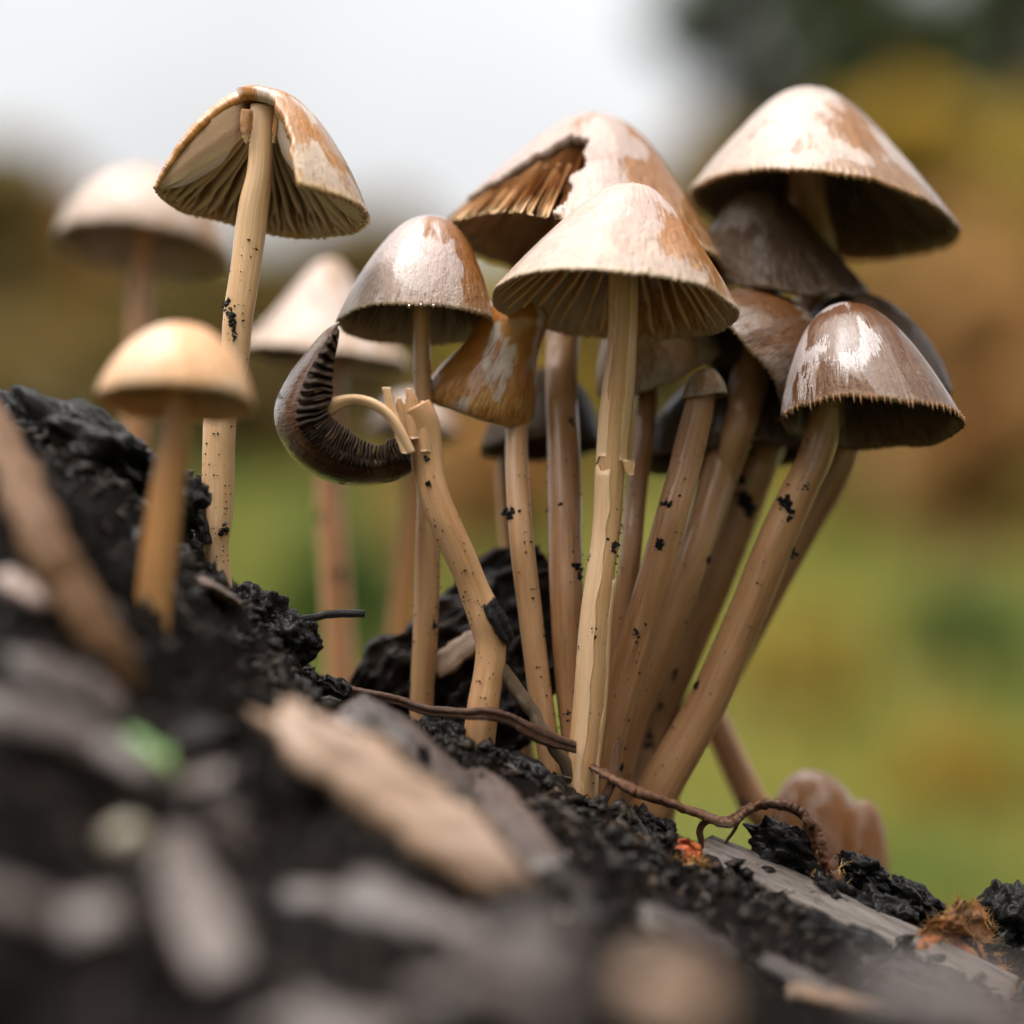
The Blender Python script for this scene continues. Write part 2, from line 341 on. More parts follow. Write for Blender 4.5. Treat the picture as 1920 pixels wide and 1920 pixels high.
# ------------------------------------------------------------------ the ground
SKY_LINE = [(-800, 900), (-300, 840), (0, 815), (40, 812), (90, 818), (130, 825), (200, 835), (260, 885), (300, 935), (350, 985), (400, 1065), (440, 1125), (480, 1165), (520, 1215), (575, 1290), (640, 1320), (740, 1345),
            (800, 1380), (870, 1450), (950, 1480), (1040, 1505), (1120, 1560), (1200, 1590), (1300, 1640), (1400, 1690), (1500, 1735), (1650, 1790), (1800, 1840), (1920, 1870), (2300, 1900), (3000, 1950)]
RIDGE = 29.2
def soil_z(x, d):
    """height of the soil mound above the optical axis, in the camera-aligned frame, without the small lumps"""
    px = 960 + x / S
    zr = -(interp(SKY_LINE, px) - 960) * S * RIDGE / DIST
    if d < RIDGE:
        t = (RIDGE - d) / (RIDGE - 13.0)
        zf = -4.6 - 4.2 * smooth(-1.0, 3.5, x)
        z = zr + (zf - zr) * (smooth(0, 1, t) * .45 + min(t, 1.25) * .55)
    else:
        e = d - RIDGE
        z = zr - .10 * e - .55 * max(0, e - 2.2) if zr > -3 else zr - .04 * e - .35 * max(0, e - 2.6)
    pt = 960 + x * DIST / d / S
    w = math.exp(-((d - 16.8) / 2.6) ** 2) * smooth(-1.2, .6, x)
    z = z * (1 - w) - (interp([(700, 1640), (1000, 1730), (1300, 1815), (1600, 1925), (1920, 1990), (3000, 2050)], pt) - 960) * S * 16.8 / DIST * w
    z += 1.15 * math.exp(-((x - 4.1) / 1.5) ** 2 - ((d - 34.2) / 1.7) ** 2)
    side = smooth(11, 34, abs(x + 2)); z = z * (1 - side) + (-9.5) * side
    far = smooth(33.5, 60, d); z = z * (1 - far) + (-16 - (d - 33)*.1) * far
    near = smooth(12, 2, d); z = z * (1 - near) + (-7.5) * near
    return z
def soil_lump(x, d):
    """the lumps of the soil, cm"""
    v = (x, d, 3.0)
    px = 960 + x / S
    g = smooth(28.5, 26, d)
    a = g * .30 * fbm((x * 1.1, d * .9, 6.1), 3) + g * .25 * (.4 - abs(nz((x * 1.5, d * 1.2, 9.4)))) + .34 * fbm((x * .75, d * .55, 1.3), 3) + .20 * (.5 - abs(nz((x * 2.1, d * 1.6, 4.4)))) + .11 * fbm((x * 4.2, d * 4.2, 7.7), 3) + .045 * fbm((x * 13, d * 13, 2.2), 2)
    return a
def axis_steps(a, b, fa, fb, fine, coarse):
    out = [a]
    while out[-1] < b:
        x = out[-1]
        dist = max(0, fa - x, x - fb)
        out.append(x + fine + (coarse - fine) * min(1, dist / 12))
    return out
xs = axis_steps(-45, 45, -6.9, 6.9, .062, 1.6)
dsn = axis_steps(1, 64, 17, 32, .085, 1.4)
gv, gf = [], []
for d in dsn:
    for x in xs:
        xx = x * (d / DIST) ** .5 if d < DIST else x
        gv.append(cs(x, d, soil_z(x, d) + soil_lump(x, d)))
nx = len(xs)
I, J = np.meshgrid(np.arange(len(dsn) - 1), np.arange(nx - 1), indexing='ij')
q = np.stack([I * nx + J, I * nx + J + 1, (I + 1) * nx + J + 1, (I + 1) * nx + J], -1).reshape(-1, 4)
mound = np_obj('soil_mound', [tuple(v) for v in gv], q, M['soil'], smooth_shade=True)
tag(mound, kind='structure')
def soil_at(px, dd):
    """a point on the soil seen in that column"""
    d = DIST + dd; x = (px - 960) * S * d / DIST
    return cs(x, d, soil_z(x, d) + soil_lump(x, d))
def soil_xy(x, d, up=0.0):
    return cs(x, d, soil_z(x, d) + soil_lump(x, d) + up)

# meadow: one polar sheet to the horizon, with the bank that rises behind the mound
def meadow_z(x, y):
    # beyond the mound a damp hollow, then a grassy bank
    return -16 + 10 * smooth(40, 130, y) + 92 * smooth(110, 660, y) + 40 * smooth(700, 3000, y) + 3 * nz((x * .012, y * .012, 0))
rad = [0] + list(np.geomspace(6, 40000, 90)); nseg = 120
mv = []; mf = []
for i, r in enumerate(rad):
    for k in range(nseg):
        a = 2 * math.pi * k / nseg
        x, y = r * math.sin(a), -30 + r * math.cos(a)
        mv.append((x, y, meadow_z(x, y)))
for i in range(len(rad) - 1):
    for k in range(nseg):
        k2 = (k + 1) % nseg
        mf.append((i * nseg + k, (i + 1) * nseg + k, (i + 1) * nseg + k2, i * nseg + k2))
tag(np_obj('meadow_ground', mv, mf, M['meadow'], smooth_shade=True), kind='structure')

# ------------------------------------------------------------------ the meadow, shrubs and trees behind
rng = np.random.default_rng(7)
def blades(name, pts, h, w, mat, parent=None):
    """bent grass blades: two quads each"""
    n = len(pts); a = rng.uniform(0, 2 * math.pi, n); h = h * rng.uniform(.6, 1.3, n); lean = rng.normal(0, .35, (n, 2)) * h[:, None]
    side = np.stack([np.cos(a), np.sin(a), np.zeros(n)], 1) * (w * rng.uniform(.7, 1.3, n))[:, None]
    b0 = pts - side; b1 = pts + side
    mid = pts + np.stack([lean[:, 0] * .35, lean[:, 1] * .35, h * .6], 1)
    tip = pts + np.stack([lean[:, 0], lean[:, 1], h], 1)
    v = np.stack([b0, b1, mid + side * .7, mid - side * .7, tip + side * .1, tip - side * .1], 1).reshape(-1, 3)
    k = np.arange(n)[:, None] * 6
    qd = np.concatenate([k + np.array([[0, 1, 2, 3]]), k + np.array([[3, 2, 4, 5]])], 0)
    return np_obj(name, v, qd, mat, parent)
gy = np.exp(rng.uniform(math.log(70), math.log(800), 26000)); gx = rng.uniform(-.55, .55, 26000) * (gy + 60)
gz = np.array([meadow_z(a, b) for a, b in zip(gx, gy)])
tag(blades('meadow_grass', np.stack([gx, gy, gz - .5], 1), 4 + gy * .018, .35 + gy * .0016, M['grass']), 'blurred yellow-green meadow grass on the bank behind the mushrooms', 'grass', kind='stuff')

def tube_mesh(pts, radii, sides=8, cap=True, wob=0.0, seed=0.0, twist=0.0):
    pts = [Vector(p) for p in pts]; v, f, tc = [], [], []
    nrm = None; L = 0
    for i, p in enumerate(pts):
        t = (pts[min(i + 1, len(pts) - 1)] - pts[max(i - 1, 0)]).normalized()
        if nrm is None:
            nrm = t.cross(Vector((0.13, 1, 0.21))).normalized()
        else:
            nrm = (nrm - t * nrm.dot(t)).normalized()
        bn = t.cross(nrm)
        if i: L += (p - pts[i - 1]).length
        for k in range(sides):
            a = 2 * math.pi * k / sides
            c, s = math.cos(a), math.sin(a)
            r = radii[i] * (1 + wob * 1.6 * math.cos(2 * a + seed * 3 + L * .12)) * (1 + wob * (nz((c * 1.3, s * 1.3, L * .9), seed) + .5 * nz((c * 3, s * 3, L * 2.5), seed + 3)))
            v.append(p + nrm * (c * r) + bn * (s * r)); tc.append((c * .5, s * .5, L))
    n = len(pts)
    for i in range(n - 1):
        for k in range(sides):
            k2 = (k + 1) % sides
            f.append((i * sides + k, i * sides + k2, (i + 1) * sides + k2, (i + 1) * sides + k))
    if cap:
        f.append(tuple(range(sides - 1, -1, -1))); f.append(tuple((n - 1) * sides + k for k in range(sides)))
    return v, f, tc
def catmull(pts, sub):
    """pts: list of tuples of any length"""
    a = np.array(pts, dtype=float); out = []
    n = len(a)
    for i in range(n - 1):
        p0 = a[max(i - 1, 0)]; p1 = a[i]; p2 = a[i + 1]; p3 = a[min(i + 2, n - 1)]
        for k in range(sub):
            t = k / sub
            out.append(.5 * ((2 * p1) + (-p0 + p2) * t + (2 * p0 - 5 * p1 + 4 * p2 - p3) * t * t + (-p0 + 3 * p1 - 3 * p2 + p3) * t ** 3))
    out.append(a[-1]); return np.array(out)

def woody(name, label, cat, group, x, y, height, width, leaf, mat, nleaf, clumps, trunk_r, seed, low=.15, shape='round'):
    r = np.random.default_rng(seed); rnd = random.Random(seed)
    z0 = meadow_z(x, y) - 2
    t = thing(name, label, cat, group)
    # trunk with limbs
    v, f = [], []
    def add(pts, rad):
        vv, ff, _ = tube_mesh(pts, rad, 7, True, .15, seed)
        b = len(v); v.extend(vv); f.extend([tuple(i + b for i in q) for q in ff])
    top = Vector((x + width * .05 * rnd.uniform(-1, 1), y, z0 + height * .9))
    add([Vector((x, y, z0)).lerp(top, k / 6) + Vector((rnd.uniform(-1, 1), rnd.uniform(-1, 1), 0)) * trunk_r * .5 * (k > 0) for k in range(7)], [trunk_r * (1 - .13 * k) for k in range(7)])
    cl = []
    for k in range(clumps):
        h = low + (1 - low) * rnd.random() ** .9
        env = math.sin(math.pi * min(1, max(.05, (h - low * .6) / (1.04 - low * .6)))) ** .6 if shape == 'round' else max(.08, 1.02 - h) ** .8
        a = rnd.uniform(0, 2 * math.pi); rr = env * width * .5 * rnd.uniform(.25, 1) ** .6
        c = Vector((x + rr * math.cos(a), y + rr * math.sin(a), z0 + h * height))
        cl.append((c, width * rnd.uniform(.10, .2)))
        if k % 3 == 0:
            base = Vector((x, y, z0 + height * h * .6))
            add([base, base.lerp(c, .5) + Vector((0, 0, width * .04)), c], [trunk_r * .35, trunk_r * .22, trunk_r * .08])
    mesh_obj('trunk', v, f, M['trunk'], t)
    per = nleaf // clumps
    cs_ = np.repeat(np.array([tuple(c) for c, _ in cl]), per, 0); rs = np.repeat(np.array([s for _, s in cl]), per)
    n = len(cs_)
    dirv = r.normal(0, 1, (n, 3)); dirv /= np.linalg.norm(dirv, axis=1)[:, None]
    pos = cs_ + dirv * (rs * r.uniform(.2, 1, n) ** .5)[:, None] * np.array([1, 1, .75])
    u = r.normal(0, 1, (n, 3)); u /= np.linalg.norm(u, axis=1)[:, None]
    w = np.cross(u, r.normal(0, 1, (n, 3))); w /= np.linalg.norm(w, axis=1)[:, None]
    sz = leaf * r.uniform(.6, 1.4, n)[:, None]
    vv = np.stack([pos - u * sz, pos + w * sz * .45, pos + u * sz, pos - w * sz * .45], 1).reshape(-1, 3)
    np_obj('crown', vv, np.arange(n * 4).reshape(-1, 4), M[mat], t)
    settle(t, (x, y, z0))
    return t
def bgx(px, y):                        # the x at which a thing y cm away stands in that column
    return (px - 960) * S * (y + 30) / DIST
# shrubs on the bank (px column, distance, height, width, material, words)
def top_z(py, y):                       # height of a top seen at that row, y cm away
    return math.tan(TILT + math.atan((960 - py) * S / DIST)) * (y + 30)
# (column, distance, row of the top, width in columns, material, words)
shr = [(-60, 620, 300, 420, 'leaf_ochre', 'tall ochre leafed shrub behind the pinkish mushroom'), (150, 760, 400, 420, 'leaf_rust', 'low wide rusty ochre shrub behind the split-cap mushroom'),
       (400, 700, 500, 400, 'leaf_ochre', 'lowest olive ochre shrub beyond the pale low cap'), (690, 820, 440, 460, 'leaf_ochre', 'olive shrub beyond the lilac bell cap'),
       (960, 720, 520, 400, 'leaf_gold', 'golden shrub showing between the mushroom stems'), (1240, 780, 420, 420, 'leaf_ochre', 'ochre shrub hidden behind the big torn cap'),
       (1540, 700, 380, 420, 'leaf_gold', 'golden shrub behind the cream glossy cap'), (1800, 640, 420, 420, 'leaf_rust', 'rust brown bracken shrub beside the chestnut cap'),
       (2010, 860, 240, 420, 'leaf_gold', 'tall golden shrub at the end of the bank'),
       (1880, 430, 560, 420, 'leaf_rust', 'low rust brown bracken clump growing on the bank'), (1600, 470, 760, 300, 'leaf_gold', 'low golden tussock growing on the bank'), (60, 450, 640, 420, 'leaf_ochre', 'low ochre tussock growing on the bank'), (1500, 260, 1180, 260, 'leaf_gold', 'bright yellow tussock low on the bank beside the stem bundle'), (1800, 300, 1120, 240, 'leaf_olive', 'deep green tussock low on the bank'), (1780, 190, 1400, 260, 'leaf_gold', 'yellow tussock at the foot of the bank above the toppled cap'), (620, 320, 1000, 240, 'leaf_olive', 'deep green tussock behind the slender tan stems'),
       (900, 430, 800, 300, 'leaf_rust', 'low orange tussock on the bank showing between the stems'),
       (20, 980, 380, 520, 'leaf_green', 'dull green bush in the gap beside the tall ochre shrub'), (330, 1000, 480, 560, 'leaf_ochre', 'wide ochre bush in the second row of shrubs'),
       (620, 1050, 500, 560, 'leaf_ochre', 'drab ochre bush in the second row of shrubs'), (900, 1020, 470, 560, 'leaf_green', 'dull green bush in the second row beyond the golden shrub'),
       (1400, 1000, 300, 560, 'leaf_ochre', 'tall ochre bush at the foot of the dark trees'), (1700, 1000, 260, 560, 'leaf_gold', 'yellow bush at the foot of the tallest dark tree')]
for i, (px, y, ty, w, mt, lab) in enumerate(shr):
    x = bgx(px, y); w = w * S * (y + 30) / DIST
    woody('autumn_shrub', 'blurred ' + lab, 'shrub', 'autumn shrubs along the bank', x, y, top_z(ty, y) - meadow_z(x, y) + 2, w, 7 * y / 700, mt, 3400, 44, 2, 40 + i, .0)
trs = [(1470, 1500, -380, 430, 'dark green tree whose crown edge meets the white sky'), (1790, 1750, -500, 470, 'tallest dark green tree behind the cream glossy cap'),
       (2020, 1450, -350, 520, 'dark green tree above the rust bracken')]
for i, (px, y, ty, w, lab) in enumerate(trs):
    x = bgx(px, y); w = w * S * (y + 30) / DIST
    woody('dark_tree', 'blurred ' + lab, 'tree', 'dark trees beyond the bank', x, y, top_z(ty, y) - meadow_z(x, y) + 2, w, 16, 'leaf_green', 6000, 90, 9, 70 + i, .0)
# unseen trees added behind the camera to break up sky reflections in wet caps
for i, (x, y, h, w) in enumerate(((-520, -620, 520, 330), (60, -760, 640, 360), (420, -560, 560, 330), (640, -180, 560, 300), (-760, -250, 480, 330))):
    woody('dark_tree', 'unseen dark green tree behind the camera, added for the reflections in the wet caps', 'tree', 'unseen trees added behind the camera', x, y, h, w, 16, 'leaf_green', 3600, 60, 12, 80 + i, .04)

# ------------------------------------------------------------------ mushrooms
def stem_part(pts, dd, mat, parent, wob=.06, seed=0.0, sides=28, sub=7, name='stem', cap=True, flat=None):
    """pts: (px, py, width px[, dd]) from the top down"""
    rows = []
    for p in pts:
        e = p[3] if len(p) > 3 else dd
        c = P(p[0], p[1], e); rows.append((c.x, c.y, c.z, p[2] * .5 * S * (DIST + e) / DIST))
    r = catmull(rows, sub)
    for i in range(len(r)):
        for a_ in range(3): r[i][a_] += r[i][3] * .42 * nz((i * .06, seed * 3.1, a_ * 7.7))
        r[i][3] *= 1 + .10 * nz((i * .07, seed, 31))
    v, f, tc = tube_mesh([x[:3] for x in r], [x[3] for x in r], sides, cap, wob, seed)
    tc = [(t[0], t[1], t[2] + seed * 3.7) for t in tc]
    return mesh_obj(name, v, f, mat, parent, tc), r

def specks(parent, path, n, seed, big=2, tmin=0.0, tmax=1.0, dirt=()):
    n = int(n * 1.5)
    """bits of soil stuck to the stem: lumpy little grains on its surface, one part"""
    rnd = random.Random(seed); v, f = [], []
    for k in range(n + big):
        i = int((tmin + (tmax - tmin) * rnd.random()) * (len(path) - 2))
        p = Vector(path[i][:3]); t = (Vector(path[i + 1][:3]) - p).normalized(); r = path[i][3]
        a = rnd.uniform(0, 2 * math.pi)
        u = t.cross(FWD).normalized(); w = t.cross(u)
        dirv = u * math.cos(a) + w * math.sin(a)
        s = rnd.uniform(.006, .02) if k < n else rnd.uniform(.03, .055)
        c = p + dirv * (r * 1.01)
        m = 1 if k < n else 9
        for j in range(m):
            cc = c + (t * rnd.gauss(0, 1) * .8 + dirv.cross(t) * rnd.gauss(0, .5)) * s * (m > 1)
            b = len(v)
            for dx, dy, dz in ((1, 0, 0), (-1, 0, 0), (0, 1, 0), (0, -1, 0), (0, 0, 1), (0, 0, -1)):
                v.append(cc + Vector((dx + rnd.uniform(-.4, .4), dy + rnd.uniform(-.4, .4), dz + rnd.uniform(-.4, .4))) * s * rnd.uniform(.5, 1.2) * (rnd.uniform(.4, 1.1) if m > 1 else 1))
            for q in ((0, 2, 4), (2, 1, 4), (1, 3, 4), (3, 0, 4), (2, 0, 5), (1, 2, 5), (3, 1, 5), (0, 3, 5)):
                f.append(tuple(b + z for z in q))
    row = lambda p: 960 - (p - CAM).dot(UP) / (p - CAM).dot(FWD) * DIST / S
    colm = lambda p: 960 + (p - CAM).dot(RIGHT) / (p - CAM).dot(FWD) * DIST / S
    for px, py, sz in dirt:                        # larger smears of soil on the side we see
        i = min(range(len(path)), key=lambda k: abs(row(Vector(path[k][:3])) - py))
        p = Vector(path[i][:3]); r = path[i][3]; dx = (px - colm(p)) * S
        for j in range(16):
            ox = rnd.gauss(0, .2) * sz * S; oz = rnd.gauss(0, .32) * sz * S; x = dx + ox
            dep = math.sqrt(max(0, r * r - x * x)); cc = p + RIGHT * x - FWD * dep * 1.0 + UP * oz; s = sz * S * rnd.uniform(.08, .30)
            b = len(v)
            for ddx, dy, dz in ((1, 0, 0), (-1, 0, 0), (0, 1, 0), (0, -1, 0), (0, 0, 1), (0, 0, -1)):
                v.append(cc + Vector((ddx + rnd.uniform(-.4, .4), dy * .6, dz + rnd.uniform(-.4, .4))) * s)
            for q in ((0, 2, 4), (2, 1, 4), (1, 3, 4), (3, 0, 4), (2, 0, 5), (1, 2, 5), (3, 1, 5), (0, 3, 5)): f.append(tuple(b + z for z in q))
    o = mesh_obj('soil_specks', v, f, M['clod'], parent, smooth_shade=False)
    o['kind'] = 'stuff'; return o

PROF = {
    'cone': [(0, 1), (.10, .985), (.2, .945), (.32, .86), (.46, .72), (.6, .55), (.74, .375), (.87, .20), (.96, .065), (1, 0)],
    'bell': [(0, 1), (.14, .985), (.3, .93), (.47, .81), (.63, .64), (.78, .43), (.9, .22), (.97, .07), (1, 0)],
    'dome': [(0, 1), (.2, .98), (.4, .90), (.58, .77), (.74, .60), (.88, .38), (.97, .16), (1.0, .03), (.985, 0)],
    'low': [(0, 1), (.10, .97), (.22, .88), (.4, .66), (.6, .40), (.8, .18), (.93, .05), (1, 0)],
    'flare': [(0, 1), (.3, .985), (.50, .93), (.60, .82), (.64, .66), (.71, .5), (.86, .34), (.99, .19), (1.05, .07), (1.02, -.01), (.9, -.05)],
}
class Cap:
    def __init__(s, tipl, tipr, apex, dd, prof='bell', lean=8, thick=.10, wave=.03, seed=1.0, depth=1.0, ddr=None, scal=0.012, nsc=90):
        a, b = P(*tipl, dd), P(*tipr, dd if ddr is None else ddr)
        s.c = (a + b) / 2; s.ex = (b - a).normalized(); s.R = (b - a).length / 2
        ap = P(*apex, dd)
        upi = FWD.cross(s.ex) * -1
        upi.normalize()
        if upi.dot(UP) < 0: upi = -upi
        L = math.radians(lean)
        s.ez = (upi * math.cos(L) + FWD * math.sin(L)).normalized()
        s.ey = s.ez.cross(s.ex).normalized()           # points away from the camera
        rel = ap - s.c
        s.h = rel.dot(upi) / math.cos(L); s.shear = rel.dot(s.ex)
        s.wave, s.seed, s.depth, s.thick, s.scal, s.nsc = wave, seed, depth, thick, scal, nsc
        pr = catmull(PROF[prof], 6)
        d = np.r_[0, np.cumsum(np.hypot(*(np.diff(pr, axis=0) * [s.R, s.h]).T))]; d /= d[-1]
        s.pd, s.pr = d, pr
    def prof(s, v):
        return np.interp(v, s.pd, s.pr[:, 0]) * s.R, np.interp(v, s.pd, s.pr[:, 1]) * s.h
    def point(s, phi, v, inset=0.0, drop=0.0):
        r, z = s.prof(v)
        r2, z2 = s.prof(min(1, v + .02)); r1, z1 = s.prof(max(0, v - .02))
        tr, tz = r2 - r1, z2 - z1; l = math.hypot(tr, tz) or 1
        r = r + tz / l * inset; z = z - tr / l * inset        # inward normal of the profile
        r = max(r, 0.0)
        cp, sp = math.cos(phi), math.sin(phi)
        w = s.wave * v * v
        k = 1 + w * (nz((cp * 1.4, sp * 1.4, 0), s.seed) * 1.6 + .6 * nz((cp * 4, sp * 4, 0), s.seed + 2))
        z = z + s.R * w * 1.2 * nz((cp * 1.7, sp * 1.7, 3), s.seed + 5)
        if v > .9: z += s.scal * s.R * (math.cos(s.nsc * phi + 1.5 * nz((cp * 6, sp * 6, 8), s.seed)) * (.7 + nz((cp * 9, sp * 9, 1), s.seed)) + 1.2 * nz((cp * 22, sp * 22, 5), s.seed)) * (v - .9) * 10
        x, y = r * cp * k, r * sp * k * s.depth
        z = z - drop
        x += s.shear * max(0, z) / s.h if s.h else 0
        return s.c + s.ex * x + s.ey * y + s.ez * z
    def build(s, mat, parent, nphi=150, nv=30, wedge=None, keep=None, name='cap'):
        """wedge(v) -> (phi0, phi1) of the part that is there"""
        vs = [(i / nv) ** 1.0 for i in range(nv + 1)]; vs[0] = .004
        V, T, F = [], [], []
        closed = wedge is None
        cols = nphi if closed else nphi + 1
        def th(v): return s.thick * s.R * (1.15 - v) ** .8 * .9 + .012
        for lay in (0, 1):
            for v in vs:
                a0, a1 = (0, 2 * math.pi) if closed else wedge(v)
                for k in range(cols):
                    phi = a0 + (a1 - a0) * k / nphi
                    inset = 0 if lay == 0 else th(v)
                    p = s.point(phi, v, inset)
                    if lay == 0:
                        p = p + s.ez * (.006 * s.R * fbm((math.cos(phi) * 4, math.sin(phi) * 4, v * 3), 3, s.seed))
                    V.append(p); T.append((math.cos(phi), math.sin(phi), v))
        nl = len(vs) * cols
        idx = lambda l, i, k: l * nl + i * cols + (k % cols)
        kr = nphi
        kp = [[True] * kr for _ in range(nv)]
        if keep:
            for i in range(nv):
                a0, a1 = (0, 2 * math.pi) if closed else wedge(vs[i])
                for k in range(kr):
                    kp[i][k] = keep(a0 + (a1 - a0) * (k + .5) / nphi, (vs[i] + vs[i + 1]) / 2)
        for i in range(nv):
            for k in range(kr):
                if not kp[i][k]: continue
                F.append((idx(0, i, k), idx(0, i + 1, k), idx(0, i + 1, k + 1), idx(0, i, k + 1)))
                F.append((idx(1, i, k), idx(1, i, k + 1), idx(1, i + 1, k + 1), idx(1, i + 1, k)))
                if i == nv - 1 or not kp[i + 1][k]: F.append((idx(0, i + 1, k), idx(1, i + 1, k), idx(1, i + 1, k + 1), idx(0, i + 1, k + 1)))
                if i > 0 and not kp[i - 1][k]: F.append((idx(0, i, k), idx(0, i, k + 1), idx(1, i, k + 1), idx(1, i, k)))
                kl = (k - 1) % kr if closed else k - 1
                if kl < 0 or not kp[i][kl]: F.append((idx(0, i, k), idx(1, i, k), idx(1, i + 1, k), idx(0, i + 1, k)))
                kn = (k + 1) % kr if closed else k + 1
                if kn >= kr and not closed or not kp[i][kn % kr]: F.append((idx(0, i, k + 1), idx(0, i + 1, k + 1), idx(1, i + 1, k + 1), idx(1, i, k + 1)))
        s.obj = mesh_obj(name, V, F, mat, parent, T)
        return s.obj
    def gill(s, phi, v0, v1, depth, th=.018, sag=.12, wob=0.0, nseg=9):
        """one gill plate under the cap, as verts, faces, tc"""
        V, F, T = [], [], []
        for i in range(nseg + 1):
            t = i / nseg; v = v0 + (v1 - v0) * t
            ins = s.thick * s.R * (1.15 - v) ** .8 * .9 - .004
            dp = depth * s.R * (math.sin(math.pi * min(1, (1.0 - t) * .62 + .0)) ** .8 * (1 if t > .15 else .75 + t / .6)) + .005
            for e in (0, .5, 1):
                ph = phi + wob * e * nz((t * 4, phi * 7, e), s.seed) * .10
                ph += sag * wob * math.sin(t * 3 + phi * 5) * e * .1
                for sg in (-1, 1):
                    r = max(.15 * s.R, s.prof(v)[0])
                    V.append(s.point(ph + sg * th * .5 * (1 - .45 * e) / r, v, ins, dp * e)); T.append((v, phi, e))
        for i in range(nseg):
            b, c = i * 6, (i + 1) * 6
            for e in (0, 2):
                F.append((b + e, b + e + 2, c + e + 2, c + e)); F.append((b + e + 1, c + e + 1, c + e + 3, b + e + 3))
            F.append((b + 4, b + 5, c + 5, c + 4))
        F.append((0, 1, 3, 2)); F.append((2, 3, 5, 4)); l = nseg * 6
        F.append((l, l + 2, l + 3, l + 1)); F.append((l + 2, l + 4, l + 5, l + 3))
        return V, F, T
    def gills(s, mat, parent, n, depth, single=False, rng_=(0, 2 * math.pi), short=True, wob=.5, th=.02, v1=.985):
        rnd = random.Random(int(s.seed * 100)); items = []
        parent = getattr(s, 'obj', parent)            # gills are pieces of the cap
        a0, a1 = rng_
        for k in range(n):
            ph = a0 + (a1 - a0) * (k + .5 + rnd.uniform(-.15, .15)) / n
            items.append((ph, .14, depth * rnd.uniform(.9, 1.08)))
            if short:
                ph2 = a0 + (a1 - a0) * (k + 1.0 + rnd.uniform(-.1, .1)) / n
                if ph2 < a1: items.append((ph2, rnd.uniform(.55, .7), depth * .45))
        if single:
            for ph, v0, dp in items:
                mesh_obj('gill', *s.gill(ph, v0, v1, dp, th, wob=wob)[:2], mat, parent, s.gill(ph, v0, v1, dp, th, wob=wob)[2])
        else:
            V, F, T = [], [], []
            for ph, v0, dp in items:
                v, f, t = s.gill(ph, v0, v1, dp, th, wob=wob, nseg=6); b = len(V)
                V += v; T += t; F += [tuple(i + b for i in q) for q in f]
            o = mesh_obj('gills', V, F, mat, parent, T); o['kind'] = 'stuff'
GROUP = 'brown mushrooms growing from the soil mound'
def mushroom(label, name='mushroom'):
    return thing(name, label, 'mushroom', GROUP)
def down(pts, dd):
    """the foot of a stem"""
    return P(pts[-1][0], pts[-1][1], pts[-1][3] if len(pts[-1]) > 3 else dd)

# --- front mushroom: pale conical cap, peeled straw stem
t = mushroom('pale conical mushroom with visible brown gills and a peeling straw-coloured stem')
c = Cap((919, 556), (1382, 596), (1190, 341), 0.0, 'cone', lean=11, wave=.03, seed=1.2, scal=.011, nsc=92, thick=.07)
c.build(M['cap_front'], t, 460, 40)
c.gills(M['gill_front'], t, 36, .17, single=True, th=.035, short=False)
sp = [(1170, 420, 50), (1168, 520, 54), (1165, 640, 54), (1158, 760, 58), (1150, 880, 56), (1140, 980, 54), (1128, 1080, 54), (1115, 1200, 57), (1103, 1320, 60), (1094, 1430, 56), (1090, 1560, 52), (1090, 1640, 50)]
_, path = stem_part(sp, 0, M['stem_straw'], t, .05, 1.0)
# the skin that peels away along the stem's side: a bent strip with its own thickness
def strip(pts, dd, mat, parent, name, thick=.03, curve=.4, seed=0, ragged=.25):
    """pts: (px left, px right, py) -> a curled sheet of skin"""
    V, F, T = [], [], []; nc = 7
    rows = catmull([(p[0], p[1], p[2], p[3] if len(p) > 3 else dd) for p in pts], 6)
    for lay in (0, 1):
        for i, (xl, xr, y, e) in enumerate(rows):
            jl = ragged * 6 * nz((i * .7, seed, 0)); jr = ragged * 8 * nz((i * .9, seed + 5, 0))
            for k in range(nc):
                u = k / (nc - 1)
                bulge = -curve * (xr - xl) * S * math.sin(math.pi * u)
                V.append(P(xl + jl + (xr + jr - xl - jl) * u, y + ragged * 5 * nz((u * 3, i * .8, seed)), e + bulge + lay * thick)); T.append((u * .5, lay * .3, i * .1))
    n = len(rows); m = n * nc
    for i in range(n - 1):
        for k in range(nc - 1):
            a = i * nc + k
            F.append((a, a + nc, a + nc + 1, a + 1)); F.append((m + a, m + a + 1, m + a + nc + 1, m + a + nc))
        for k in (0, nc - 1):
            a = i * nc + k; F.append((a, m + a, m + a + nc, a + nc))
    for i in (0, n - 1):
        for k in range(nc - 1):
            a = i * nc + k; F.append((a, a + 1, m + a + 1, m + a))
    return mesh_obj(name, V, F, mat, parent, T)
